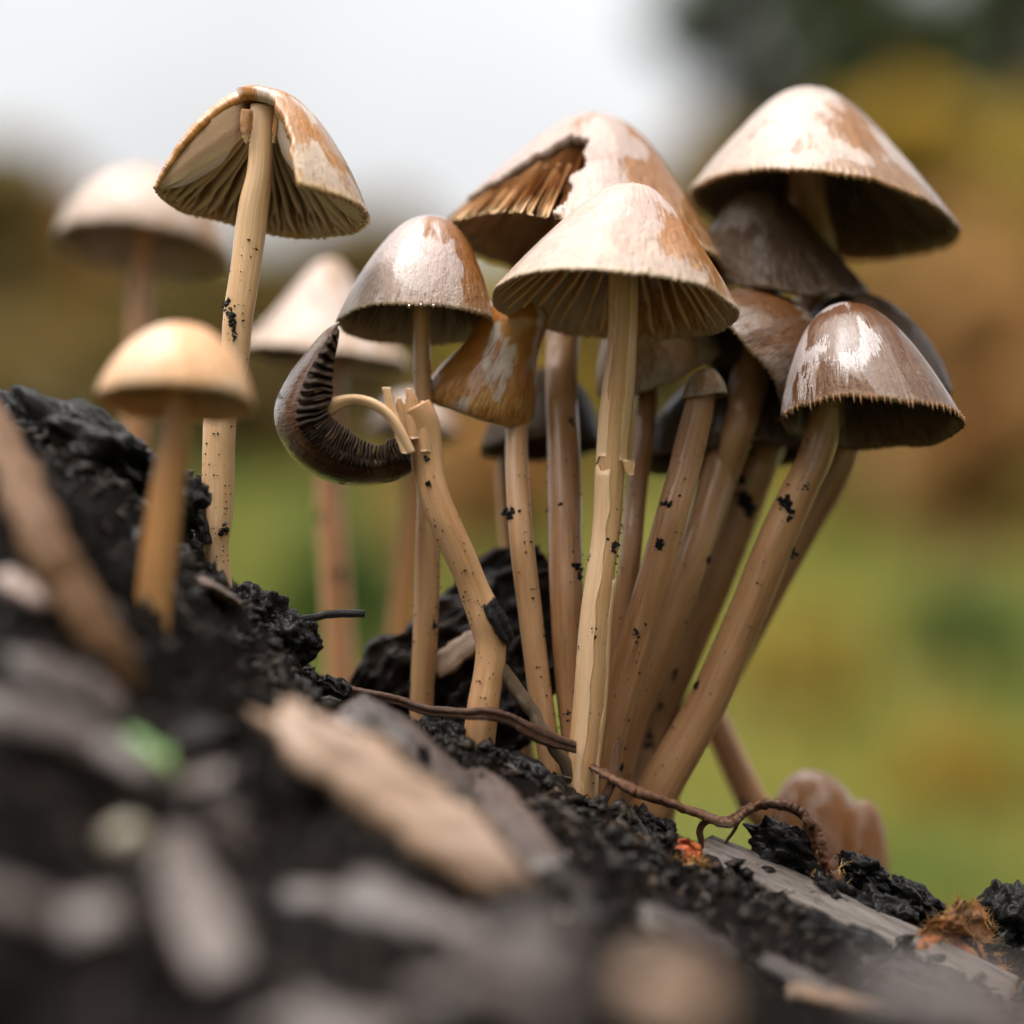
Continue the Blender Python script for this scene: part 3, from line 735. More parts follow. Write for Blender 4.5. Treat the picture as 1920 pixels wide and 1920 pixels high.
def sheath(path, y0, y1, a0, a1, k0, k1, mat, parent, seed):
    """a layer of skin round part of the stem, standing off it a little, with frayed ends; angles in degrees from the camera side towards the right"""
    pts = [(Vector(p[:3]), p[3]) for p in path]
    row = lambda p: 960 - (p - CAM).dot(UP) / (p - CAM).dot(FWD) * DIST / S
    ii = [i for i, (p, r) in enumerate(pts) if y0 <= row(p) <= y1]
    V, F, T = [], [], []; nc = 12; rows = []
    for lay in (0, 1):
        for n_, i in enumerate(ii):
            p, r = pts[i]; t_ = (pts[min(i + 1, len(pts) - 1)][0] - pts[i - 1][0]).normalized()
            rt = (RIGHT - t_ * RIGHT.dot(t_)).normalized(); fr = -rt.cross(t_).normalized()
            if fr.dot(FWD) > 0: fr = -fr
            u = n_ / max(1, len(ii) - 1)
            lift = k0 + (k1 - k0) * u
            for c in range(nc + 1):
                w = c / nc; a = math.radians(a0 + 14 * nz((n_ * .33, seed, 0)) + (a1 - a0) * w)
                end = .16 * (nz((w * 4, seed, 4)) + .6 * nz((w * 11, seed, 8))) * (1 if n_ in (0, len(ii) - 1) else .15)
                rr = r * (1.03 + lift * (.35 + .65 * w)) - lay * .018
                V.append(p + (fr * math.cos(a) + rt * math.sin(a)) * rr + t_ * end); T.append((math.cos(a) * .5, math.sin(a) * .5, n_ * .09 + seed))
    n_ = len(ii); m = n_ * (nc + 1)
    for i in range(n_ - 1):
        for c in range(nc):
            a = i * (nc + 1) + c; F.append((a, a + nc + 1, a + nc + 2, a + 1)); F.append((m + a, m + a + 1, m + a + nc + 2, m + a + nc + 1))
        for c in (0, nc):
            a = i * (nc + 1) + c; F.append((a, m + a, m + a + nc + 1, a + nc + 1))
    for i in (0, n_ - 1):
        for c in range(nc):
            a = i * (nc + 1) + c; F.append((a, a + 1, m + a + 1, m + a))
    return mesh_obj('peeling_skin', V, F, mat, parent, T)
sheath(path, 380, 872, -176, 176, .03, .05, M['stem_pale'], _, 1)
sheath(path, 866, 1620, -165, -4, .10, .05, M['stem_pale'], _, 2)
sheath(path, 1078, 1620, 52, 165, .07, .07, M['stem_pale'], _, 3)
strip([(1166, 1190, 862), (1168, 1190, 872), (1176, 1188, 890)], -.14, M['stem_pale'], t, 'peeling_skin', .02, .25, 11, .5)
specks(t, path, 195, 3, 2, .4, .97, [(1146, 1022, 24), (1108, 1182, 22), (1088, 1228, 14), (1125, 1205, 8)])
settle(t, down(sp, 0))

# --- tall mushroom with the split cap
t = mushroom('tall mushroom whose split cap is torn open to show its stem top and gills')
c = Cap((286, 352), (692, 412), (497, 162), 0.0, 'bell', lean=9, wave=.03, seed=2.3, thick=.13, scal=.012, nsc=80)
def wedge_b(v):
    # what is left: from the left edge round the back to the front right
    j = .10 * nz((v * 4, 1, 0)) + .05 * nz((v * 9, 2, 0)) + .02 * nz((v * 31, 5, 0))
    r = math.radians
    w = smooth(.16, .30, v)
    return (r(-178) + (r(112) + j * 1.3 - .15 * (1 - v)) * w, r(181) + j * .5 * w)
c.build(M['cap_split'], t, 170, 40, wedge=wedge_b)
c.gills(M['gill_split'], t, 27, .40, single=True, rng_=(math.radians(-55), math.radians(185)), th=.024, wob=.8)
for ph, dp in ((178, .50), (-58, .42)):
    g_ = c.gill(math.radians(ph), .2, .95, dp, .03, wob=.2, nseg=14); mesh_obj('gill', g_[0], g_[1], M['gill_lilac'], c.obj, g_[2])
sp = [(498, 200, 50), (496, 250, 44), (491, 330, 46), (478, 400, 54), (462, 500, 54), (446, 600, 50), (437, 680, 50), (424, 740, 54), (414, 800, 56), (406, 920, 56), (405, 1000, 54), (412, 1070, 46), (420, 1180, 44)]
_, path = stem_part(sp, 0, M['stem_pale'], t, .05, 2.0)
specks(t, path, 260, 5, 1, .3, .95, [(432, 575, 26), (438, 600, 22), (440, 622, 14)])
# broken flesh collar where the cap tore off the stem
strip([(452, 476, 205), (450, 474, 235), (456, 470, 262), (462, 466, 272)], -.18, M['cap_split'], t, 'torn_flesh', .03, .3, 7, .6)
strip([(512, 530, 215), (510, 524, 245), (510, 516, 268)], -.15, M['cap_split'], t, 'torn_flesh', .03, .3, 9, .6)
settle(t, down(sp, 0))

# --- blurred mushroom behind it
t = mushroom('blurred pinkish mushroom with cream gills standing behind the split-cap one')
c = Cap((102, 455), (430, 488), (275, 312), 8.5, 'dome', lean=12, wave=.02, seed=3.1)
c.build(M['cap_far'], t, 110, 22); c.gills(M['gill_far'], t, 40, .10, th=.03)
sp = [(268, 400, 34), (266, 500, 32), (263, 600, 42), (258, 740, 52), (256, 860, 54), (258, 1000, 54), (262, 1240, 54), (268, 1500, 54), (272, 1850, 54)]
stem_part(sp, 8.5, M['stem_rose'], t, .05, 3.0); settle(t, down(sp, 8.5))

# --- small amber mushroom in front
t = mushroom('small amber round-capped young mushroom in front of the black lump of soil')
c = Cap((181, 752), (478, 764), (338, 607), -4.0, 'dome', lean=12, wave=.03, seed=4.7)
c.build(M['cap_young'], t, 110, 24); c.gills(M['gill_far'], t, 40, .16, th=.03)
sp = [(332, 700, 46), (328, 790, 50), (318, 900, 58), (305, 1040, 64), (295, 1150, 62), (290, 1260, 56), (288, 1340, 54)]
_, path = stem_part(sp, -4.0, M['stem_young'], t, .05, 4.0); settle(t, down(sp, -4.0))

# --- pale low cap behind the curled one
t = mushroom('blurred pale low-capped mushroom with a dark underside behind the curled broken cap')
c = Cap((440, 655), (775, 690), (620, 484), 7.5, 'low', lean=3, wave=.03, seed=5.5)
c.build(M['cap_far'], t, 110, 22); c.gills(M['gill_dark'], t, 40, .16, th=.03)
sp = [(612, 600, 56), (614, 760, 54), (618, 900, 54), (630, 1080, 58), (640, 1270, 60), (645, 1420, 60), (650, 1650, 60), (655, 1950, 60)]
_, path = stem_part(sp, 7.5, M['stem_rose'], t, .06, 5.0); specks(t, path, 15, 8, 5, .1, .6, [(600, 980, 34), (636, 1088, 40)]); settle(t, down(sp, 7.5))
# lone blurred stems further back
for (pts, dd, lab) in (([(770, 820, 40), (768, 960, 42), (762, 1100, 46), (750, 1240, 46), (745, 1400, 44), (745, 1700, 44), (745, 2050, 44)], 9.0, 'blurred amber stem standing behind the slender tan one'),):
    t = mushroom('small blurred mushroom with an ' + lab[8:])
    c = Cap((690, 815), (862, 820), (775, 735), dd, 'dome', seed=6.6); c.build(M['cap_far'], t, 80, 16)
    stem_part(pts, dd, M['stem_young'], t, .05, 6.0); settle(t, down(pts, dd))

# --- lilac bell cap
t = mushroom('lilac-brown bell-capped mushroom on a slender straight stem beside the bent broken stem')
c = Cap((628, 607), (928, 612), (806, 402), 0.9, 'bell', lean=10, wave=.03, seed=7.4, scal=.012, nsc=64)
c.build(M['cap_mid'], t, 380, 34); c.gills(M['gill_dark'], t, 46, .20, th=.022)
sp = [(788, 480, 30), (790, 590, 32), (796, 700, 34), (802, 830, 38), (802, 950, 44), (800, 1100, 46), (798, 1220, 48), (794, 1330, 48), (794, 1440, 46)]
_, path = stem_part(sp, .9, M['stem_tan'], t, .05, 7.0); specks(t, path, 195, 11, 3, .25, .97)
for ph in (268, 276, 285):         # water drops hanging from the rim
    p = c.point(math.radians(ph), 1.0) - UP * .012; r = .02
    v = []; f = []
    for i in range(7):
        a = math.pi * i / 6; rr = r * math.sin(a) * (1 if a > 1.2 else .7); z = r * 1.2 * math.cos(a)
        for k in range(10): v.append(p + Vector((rr * math.cos(k * .628), rr * math.sin(k * .628), z)))
    for i in range(6):
        for k in range(10): f.append((i * 10 + k, i * 10 + (k + 1) % 10, (i + 1) * 10 + (k + 1) % 10, (i + 1) * 10 + k))
    mesh_obj('water_drop', v, f, M['water'], c.obj)
settle(t, down(sp, .9))

# --- bent broken stem with the curled cap hanging from a strip of its skin
t = mushroom('bent broken mushroom stem with a dark curled cap hanging by a strip of skin')
sp = [(772, 772, 62), (782, 800, 62), (796, 850, 58), (812, 910, 56), (838, 980, 56), (868, 1060, 56), (893, 1120, 56), (912, 1165, 58), (914, 1210, 52), (909, 1270, 54), (904, 1340, 56), (894, 1430, 52), (890, 1520, 48)]
_, path = stem_part(sp, -.35, M['stem_tan'], t, .07, 8.0); specks(t, path, 180, 21, 3, .15, .95)
for (x0, x1, y0, tx) in ((742, 760, 760, 748), (760, 784, 742, 766), (784, 804, 766, 792)):   # torn teeth of the stem top
    strip([(tx - 4, tx + 4, y0 - 14), (x0, x1, y0 + 8), (x0 - 2, x1 + 2, y0 + 40), (x0 + 4, x1 + 4, y0 + 80)], -.52, M['stem_tan'], t, 'torn_tooth', .05, .2, x0, .4)
strip([(716, 732, 726), (724, 742, 760), (738, 758, 810), (752, 772, 850)], -.60, M['stem_pale'], t, 'torn_skin', .05, .2, 31, .3)
# the arching strip, a flattened band from the stem to the cap
rows = catmull([(P(770, 850, -.6)), (P(752, 812, -.62)), (P(734, 784, -.62)), (P(712, 764, -.6)), (P(684, 752, -.55)), (P(655, 750, -.5)), (P(625, 760, -.45)), (P(600, 772, -.4))], 7)
v, f, tc = tube_mesh(rows, [.058 + .05 * smooth(.65, 1, i / len(rows)) for i in range(len(rows))], 14, True, .15, 8.8)
mesh_obj('skin_strip', v, f, M['stem_pale'], t, tc)
# curled cap: a folded shell, seen from its torn side, gills inside the C
out = catmull([(634, 603), (606, 622), (572, 662), (540, 705), (516, 755), (516, 800), (538, 845), (572, 880), (618, 904), (668, 912), (716, 908), (752, 898), (772, 886)], 8)
inn = catmull([(638, 606), (634, 640), (626, 678), (622, 712), (622, 742), (612, 768), (618, 780), (632, 792), (652, 806), (680, 826), (712, 836), (738, 822), (770, 850)], 8)
n = len(out); nw = 15
V, F, T = [], [], []
def shell_pt(i, w, inset):
    # w runs 0..1 across the cap's depth; the shell bulges outwards in the middle
    o = Vector((*out[i], 0)); a = Vector((*inn[i], 0)); u = i / (n - 1)
    wid = 1.5 * math.sin(math.pi * min(.97, max(.03, u))) ** .6 + .12
    k = math.sin(math.pi * w) ** .7
    p = a.lerp(o, .50 + .50 * k - inset)
    return P(p.x, p.y, -.55 + wid * w)
for lay in (0, 1):
    for i in range(n):
        for k in range(nw):
            V.append(shell_pt(i, k / (nw - 1), .16 * lay)); T.append((math.cos(i * .06), math.sin(i * .06) , k / (nw - 1) * .6 + .2))
m = n * nw
for i in range(n - 1):
    for k in range(nw - 1):
        a = i * nw + k
        F.append((a, a + 1, a + nw + 1, a + nw)); F.append((m + a, m + a + nw, m + a + nw + 1, m + a + 1))
    for k in (0, nw - 1):
        a = i * nw + k; F.append((a, a + nw, m + a + nw, m + a))
for i in (0, n - 1):
    for k in range(nw - 1):
        a = i * nw + k; F.append((a, m + a, m + a + 1, a + 1))
cc = mesh_obj('curled_cap', V, F, M['cap_curl'], t, T)
rnd = random.Random(5)
def fold_pt(q, e, dep):
    q = min(max(q, 0), n - 1.001); i0 = int(q); w = q - i0
    o = out[i0] * (1 - w) + out[i0 + 1] * w; a = inn[i0] * (1 - w) + inn[i0 + 1] * w
    p = o + (a - o) * (.40 + .62 * e)
    return P(p[0], p[1], -.52 + dep)
q = 3.0; k = 0
while q < n - 3:
    step = rnd.uniform(2.6, 4.2) if q < n * .42 else rnd.uniform(1.2, 1.9)
    amp = .17 if q < n * .42 else .10
    V, F, T = [], [], []; ne = 9
    for j in range(ne + 1):
        e = j / ne
        sh = 1.5 * nz((e * 2.2, k * .31, 3)) + e * .8
        am = amp * (.35 + .65 * math.sin(math.pi * min(1, e * .8 + .15))) * (1 + .4 * nz((e * 4, k * 1.3, 7)))
        for f_, dp in ((0, .02), (.45, -am * .55), (.8, -am), (1.0, -am * .85), (1.08, .04), (.5, .10)):
            V.append(fold_pt(q + sh + step * f_, e * (1 + .05 * nz((k, 2, 0))), dp)); T.append((.5, k * .2, e * .55 + (.4 if f_ in (.8, 1.0) else 0)))
    for j in range(ne):
        for c_ in range(6):
            c2 = (c_ + 1) % 6; F.append((j * 6 + c_, j * 6 + c2, j * 6 + 6 + c2, j * 6 + 6 + c_))
    F.append(tuple(range(5, -1, -1))); F.append(tuple(ne * 6 + c_ for c_ in range(6)))
    mesh_obj('gill', V, F, M['gill_black'], cc, T)
    q += step; k += 1
settle(t, down(sp, -.35))

# --- big torn cap at the back of the cluster
t = mushroom('largest torn conical mushroom cap with a ragged hole showing brown gills')
c = Cap((834, 430), (1372, 520), (1130, 211), 2.4, 'cone', lean=6, wave=.05, seed=8.8, scal=.01, nsc=100)
def keep_j(phi, v):
    a = math.degrees(phi) % 360
    e0 = 186 + 8 * nz((v * 6, 0, 3)); e1 = 259 + 12 * nz((v * 6, 2, 1)) + 3 * nz((v * 15, 2, 1))
    return not (v > .40 + .42 * smooth(250, 190, a) + .05 * nz((a * .15, 0, 0)) and e0 < a < e1)
c.build(M['cap_big'], t, 420, 90, keep=keep_j); c.gills(M['gill_torn'], t, 46, .16, th=.06, wob=1.6)
sp = [(1060, 420, 56, 2.3), (1055, 620, 60, 2.1), (1054, 720, 62, 1.6), (1060, 900, 66, 1.1), (1066, 1100, 66, .7), (1070, 1280, 64, .6), (1080, 1430, 56, .5), (1084, 1560, 50, .4)]
_, path = stem_part(sp, .8, M['stem_brown'], t, .05, 9.0); specks(t, path, 200, 31, 2, .3, .97, [(1049, 968, 20), (1085, 1070, 26), (1070, 805, 14)]); settle(t, down(sp, .5))

# --- cream glossy cap, top of the cluster
t = mushroom('highest cream glossy conical mushroom leaning over the dark collapsed cap')
c = Cap((1296, 362), (1795, 448), (1530, 161), 2.7, 'cone', lean=10, wave=.03, seed=9.9, scal=.013, nsc=110)
c.build(M['cap_top'], t, 420, 34); c.gills(M['gill_dark'], t, 56, .20, th=.03)
sp = [(1515, 260, 70, 2.7), (1522, 390, 74, 3.0), (1535, 470, 72, 3.5), (1520, 600, 72, 3.6), (1480, 740, 72, 3.2), (1430, 850, 74), (1385, 960, 74), (1320, 1120, 74), (1250, 1290, 72), (1195, 1420, 67, 2.2), (1170, 1560, 62, 1.8)]
_, path = stem_part(sp, 2.4, M['stem_brown'], t, .05, 10.0); specks(t, path, 60, 41, 3, .4, .97, [(1396, 940, 52), (1215, 1395, 24)]); settle(t, down(sp, 2.2))

# --- collapsed dark cap below it
t = mushroom('collapsed umber mushroom cap draped under the cream glossy cap')
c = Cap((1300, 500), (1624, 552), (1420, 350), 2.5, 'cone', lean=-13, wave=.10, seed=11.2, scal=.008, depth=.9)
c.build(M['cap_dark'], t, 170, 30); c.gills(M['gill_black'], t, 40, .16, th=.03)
sp = [(1440, 480, 60, 2.6), (1430, 640, 62, 2.4), (1395, 780, 65), (1355, 880, 65), (1325, 980, 65), (1280, 1130, 65), (1225, 1280, 65), (1170, 1400, 62), (1150, 1540, 58)]
_, path = stem_part(sp, 1.7, M['stem_brown'], t, .05, 11.0); specks(t, path, 45, 43, 4, .4, .97); settle(t, down(sp, 1.7))

# --- chestnut caps on the right of the cluster
t = mushroom('wet chestnut mushroom with a bristly rim and a white sheen on its cap')
c = Cap((1458, 785), (1802, 806), (1598, 566), 0.5, 'bell', lean=14, wave=.05, seed=12.4, scal=.012, nsc=96)
c.build(M['cap_chest'], t, 460, 36); c.gills(M['gill_black'], t, 60, .16, th=.022)
# the bristles: gill ends that stick out below the rim
for k in range(34):
    ph = math.radians(195 + 150 * (k + random.Random(k).uniform(-.3, .3)) / 34); p = c.point(ph, .995); p2 = c.point(ph + .02, .985, 0.02, .02)
    q = p + c.ez * -.09 * random.Random(k + 9).uniform(.4, 1.2) + c.ex * .02
    v, f, tc = tube_mesh([p + c.ez * .03, p.lerp(q, .5) + c.ey * .01, q], [.016, .012, .003], 5)
    mesh_obj('bristle', v, f, M['gill_umber'], c.obj, tc)
sp = [(1560, 680, 62), (1546, 780, 65), (1522, 860, 65), (1496, 930, 67), (1440, 1050, 70), (1382, 1180, 72), (1320, 1310, 74), (1245, 1450, 74), (1190, 1570, 67)]
_, path = stem_part(sp, .9, M['stem_brown'], t, .05, 12.0); specks(t, path, 120, 51, 2, .2, .97, [(1470, 950, 34), (1488, 1040, 18), (1420, 1095, 12)]); settle(t, down(sp, .9))
t = mushroom('crinkled chestnut mushroom cap with a frayed edge between the pale cone and the bristly cap')
c = Cap((1280, 565), (1466, 797), (1525, 596), 1.7, 'dome', lean=9, wave=.06, seed=13.1, scal=.02, nsc=70)
c.build(M['cap_crinkle'], t, 190, 34); c.gills(M['gill_black'], t, 40, .16, th=.025)
sp = [(1410, 690, 60, 2.1), (1376, 800, 62, 1.9), (1345, 900, 62, 1.6), (1300, 1040, 62), (1240, 1200, 62), (1180, 1350, 60), (1150, 1480, 58), (1140, 1580, 55)]
_, path = stem_part(sp, 1.2, M['stem_brown'], t, .05, 13.0); specks(t, path, 60, 53, 3, .4, .97); settle(t, down(sp, 1.2))
t = mushroom('dark fuzzy-edged mushroom cap half hidden behind the wet chestnut one')
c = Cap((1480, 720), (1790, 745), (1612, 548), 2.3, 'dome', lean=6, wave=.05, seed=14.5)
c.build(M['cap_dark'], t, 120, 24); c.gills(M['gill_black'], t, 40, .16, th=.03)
sp = [(1610, 680, 65), (1588, 800, 65), (1556, 890, 65), (1510, 980, 65), (1440, 1110, 67), (1360, 1260, 67), (1270, 1420, 65), (1220, 1560, 60)]
_, path = stem_part(sp, 2.2, M['stem_brown'], t, .05, 14.0); settle(t, down(sp, 2.2))

# --- drooping caramel lobe
t = mushroom('caramel flared drooping mushroom cap with a glassy white sheen under the pale cone')
c = Cap((800, 735), (988, 796), (985, 562), 1.25, 'flare', lean=-9, wave=.05, seed=15.3, thick=.12, scal=.004, nsc=60, depth=.8)
c.build(M['cap_lobe'], t, 180, 44)
c.gills(M['gill_umber'], t, 26, .12, th=.03)
sp = [(968, 640, 40, 1.2), (970, 800, 40, 1.1), (972, 900, 42, .8), (982, 1020, 44), (996, 1140, 44), (1012, 1270, 43), (1026, 1390, 44), (1040, 1500, 42), (1044, 1580, 40)]
_, path = stem_part(sp, .5, M['stem_tan'], t, .05, 15.0); specks(t, path, 120, 61, 2, .2, .97, [(960, 970, 34)]); settle(t, down(sp, .5))

# --- grey fibrous cap and small cap behind the front stem
t = mushroom('grey fibrous mushroom cap hanging behind the straw-coloured stem')
c = Cap((1120, 748), (1356, 650), (1200, 560), 2.3, 'dome', lean=-14, wave=.07, seed=16.8, scal=.012)
c.build(M['cap_grey'], t, 150, 28); c.gills(M['gill_dark'], t, 30, .16, th=.03)
sp = [(1215, 660, 41, 2.2), (1206, 780, 41, 1.9), (1196, 900, 43, 1.4), (1184, 1030, 43), (1170, 1160, 46), (1156, 1300, 48), (1140, 1440, 48), (1132, 1560, 46)]
_, path = stem_part(sp, 1.0, M['stem_brown'], t, .05, 16.0); specks(t, path, 60, 63, 2, .3, .97); settle(t, down(sp, 1.0))
t = mushroom('smallest grey gilled mushroom cap tucked beneath the grey fibrous one')
c = Cap((1276, 752), (1364, 740), (1322, 690), .9, 'dome', lean=4, wave=.05, seed=17.7, scal=.02, nsc=40)
c.build(M['cap_grey'], t, 100, 20); c.gills(M['gill_umber'], t, 26, .2, th=.025)
sp = [(1316, 720, 50, .9), (1310, 780, 53, .85), (1290, 850, 55, .75), (1260, 950, 58), (1230, 1060, 60), (1196, 1180, 62), (1166, 1300, 62), (1140, 1430, 60), (1125, 1560, 55)]
_, path = stem_part(sp, .55, M['stem_brown'], t, .05, 17.0); specks(t, path, 110, 67, 2, .2, .97, [(1232, 1020, 22), (1246, 945, 22), (1190, 1190, 12)]); settle(t, down(sp, .55))

# --- stems of the hidden caps at the back
t = mushroom('thin blurred mushroom stem seen just beyond the caramel lobe')
sp = [(960, 780, 32), (944, 900, 34), (952, 1020, 34), (965, 1150, 34), (985, 1400, 34), (990, 1560, 34)]
c = Cap((900, 850), (1130, 840), (1025, 690), 3.0, 'dome', seed=18.1); c.build(M['cap_dark'], t, 80, 16); c.gills(M['gill_black'], t, 30, .2, th=.03)
_, path = stem_part(sp, 3.2, M['stem_brown'], t, .05, 18.0); specks(t, path, 9, 71, 4); settle(t, down(sp, 3.2))

t = mushroom('shaded dark mushroom cap deep inside the cluster behind the crinkled one')
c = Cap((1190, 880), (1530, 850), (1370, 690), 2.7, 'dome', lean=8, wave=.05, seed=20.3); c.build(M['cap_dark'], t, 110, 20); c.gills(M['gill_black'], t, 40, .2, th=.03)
sp = [(1352, 800, 67), (1340, 900, 67), (1310, 1020, 67), (1260, 1160, 65), (1200, 1310, 62), (1160, 1430, 60), (1150, 1580, 55)]
_, path = stem_part(sp, 2.6, M['stem_brown'], t, .05, 20.0); settle(t, down(sp, 2.6))

# --- toppled mushroom on the right
t = mushroom('toppled brown mushroom cap lying half buried on the soil with its stem leaning up')
c = Cap((1432, 1600), (1664, 1650), (1530, 1444), 3.6, 'dome', lean=-4, wave=.08, seed=19.4, thick=.14, depth=.9)
c.build(M['cap_fallen'], t, 160, 30)
c2 = Cap((1552, 1640), (1668, 1648), (1622, 1500), 3.1, 'dome', lean=0, wave=.08, seed=21.4, thick=.14); c2.build(M['cap_fallen'], t, 90, 20, name='cap_fold')
c.gills(M['gill_umber'], t, 30, .3, th=.03)
sp = [(1325, 1320, 46, 3.6), (1352, 1380, 48, 3.6), (1388, 1450, 52, 3.6), (1430, 1520, 54, 3.6), (1500, 1575, 50, 3.7)]
_, path = stem_part(sp, 3.6, M['stem_rose'], t, .06, 19.0); specks(t, path, 12, 73, 4, .2, .9); settle(t, P(1560, 1690, 3.6))

# ------------------------------------------------------------------ litter
def ico(sub):
    import bmesh
    bm = bmesh.new(); bmesh.ops.create_icosphere(bm, subdivisions=sub, radius=1)
    v = [x.co.copy() for x in bm.verts]; f = [tuple(y.index for y in x.verts) for x in bm.faces]; bm.free(); return v, f
ICO = {k: ico(k) for k in (1, 2, 3, 4, 5)}
def lump(name, center, radii, mat, seed, sub=4, rough=.35, freq=1.6, rot=None, parent=None, fine=.10, facet=False):
    v, f = ICO[sub]; V, T = [], []
    R = rot or Matrix.Identity(3)
    for p in v:
        k = 1 + rough * fbm(p * freq, 3, seed) + fine * fbm(p * freq * 5, 3, seed + 1)
        if facet: k -= .25 * max(0, noise.cell(p * 1.3 + Vector((seed, seed, 0))))
        q = Vector((p.x * radii[0] * k, p.y * radii[1] * k, p.z * radii[2] * k)); q = R @ q
        V.append(Vector(center) + q); T.append((p.x * radii[0], p.y * radii[1], p.z * radii[2]))
    return mesh_obj(name, V, f, mat, parent, T)
def frame(ex, up=Vector((0, 0, 1))):
    ex = Vector(ex).normalized(); ey = up.cross(ex).normalized(); ez = ex.cross(ey)
    return Matrix((ex, ey, ez)).transposed()
def chip(name, a, b, width, thick, mat, seed, up=None, ragged=.22, parent=None, nl=26, nwid=8, taper=.25, bend=.1, edge_mat=None, rough=0.0):
    """a split chip of wood or bark from a to b: ragged slab with bevelled, uneven edges"""
    a, b = Vector(a), Vector(b); ex = (b - a); L = ex.length; ex.normalize()
    up = Vector(up) if up is not None else (UP * .75 - FWD * .5)
    ey = up.cross(ex).normalized(); ez = ex.cross(ey).normalized()
    V, F, T = [], [], []
    for i in range(nl + 1):
        t = i / nl
        wl = width * .5 * (1 - taper * abs(2 * t - 1) ** 3 + ragged * nz((t * 5, seed, 0)) + ragged * .5 * nz((t * 14, seed, 2)))
        wr = width * .5 * (1 - taper * abs(2 * t - 1) ** 3 + ragged * nz((t * 5, seed, 7)) + ragged * .5 * nz((t * 14, seed, 9)))
        ring = []
        for k in range(nwid + 1):
            u = k / nwid; y = -wl + (wl + wr) * u
            ring.append((y, .5 - .5 * abs(2 * u - 1) ** 5, u))
        for k in range(nwid, -1, -1):
            u = k / nwid; y = -wl * .94 + (wl + wr) * .94 * u
            ring.append((y, -.5 + .5 * abs(2 * u - 1) ** 5, u))
        for y, z, u in ring:
            jx = 0
            if i in (0, nl): jx = ragged * width * 1.1 * (nz((u * 4, seed, 3 + i)) + .5 * nz((u * 11, seed, 5 + i)))
            zz = z * thick * (1 - .5 * abs(2 * t - 1) ** 6) + thick * .16 * nz((t * 7, u * 9, seed)) + bend * L * .25 * (1 - (2 * t - 1) ** 2) + (rough * (fbm((t * L * 1.6, u * width * 2.5, seed), 5) + .5 * abs(nz((t * L * .8, u * width * 6, seed)))) if rough and z > -.4 else 0)
            V.append(a + ex * (L * t + jx) + ey * y + ez * zz); T.append((y, z * thick, L * t))
    m = 2 * (nwid + 1)
    for i in range(nl):
        for k in range(m):
            k2 = (k + 1) % m
            F.append((i * m + k, i * m + k2, (i + 1) * m + k2, (i + 1) * m + k))
    F.append(tuple(range(m - 1, -1, -1))); F.append(tuple(nl * m + k for k in range(m)))
    o = mesh_obj(name, V, F, mat, parent, T)
    if edge_mat:
        o.data.materials.append(edge_mat)
        for p in o.data.polygons:
            if abs(p.normal.dot(ez)) < .55: p.material_index = 1
    return o

# clods of black soil
clods = [((165, 850, -1.0), (1.0, .8, .42), 'large black soil clod crowning the slope beside the amber mushroom'), ((300, 930, -.9), (.55, .5, .4), 'black soil clod between the amber stem and the tall split-cap stem'),
         ((10, 830, -.8), (.5, .5, .35), 'small black soil clod beside the brown stalk top'), ((545, 1200, -.3), (.32, .35, .33), 'glossy angular black clod under the thin black twig end'),
         ((480, 1150, -.1), (.34, .4, .34), 'black clod the thin black twig comes out of'), ((480, 1230, -.5), (.5, .4, .35), 'crumbly black clod above the tiny orange chips'),
         ((640, 1300, -.2), (.28, .3, .14), 'flat black crumb at the start of the thin root'), ((1000, 1480, -.4), (.66, .5, .26), 'mossy grey-black clod at the foot of the straw-coloured stem'),
         ((830, 1400, -.4), (.35, .35, .3), 'black clod at the foot of the bent broken stem'), ((1240, 1560, .5), (.22, .25, .16), 'black crumb below the root loop'),
         ((1480, 1590, -.1), (.5, .45, .26), 'wet black clod under the arched root'), ((1620, 1640, .2), (.36, .35, .2), 'wet black clod against the toppled cap'),
         ((1715, 1695, .3), (.40, .4, .22), 'wet black clod between the toppled cap and the orange leaf'), ((1890, 1720, .2), (.36, .4, .42), 'tall wet black clod beyond the orange leaf'),
         ((1560, 1690, -.3), (.5, .45, .3), 'black clod above the grey splinter'), ((1660, 1730, -.2), (.5, .5, .3), 'black clod under the wet grey leaf'), ((1450, 1660, -.1), (.5, .5, .4), 'black clod under the root end'),
         ((1810, 1800, -.2), (.5, .5, .35), 'black clod behind the orange leaf foot'), ((1920, 1840, 0), (.5, .5, .4), 'black clod below the pale grey leaf edge'), ((1330, 1690, -.6), (.45, .5, .4), 'black clod under the splinter end'),
         ((1560, 1800, -1.4), (.7, .6, .4), 'wet black clod below the middle of the splinter'), ((1760, 1890, -2.2), (.7, .6, .4), 'wet black clod below the lower end of the splinter')]
for i, ((px, py, dd), r, lab) in enumerate(clods):
    p = P(px, py, dd)
    tag(lump('soil_clod', p, r, M['clod'], 20 + i * 1.3, 5, .45, 1.8, frame(RIGHT * .86 - UP * .5), fine=.085), lab, 'soil clod', 'clods of black soil')

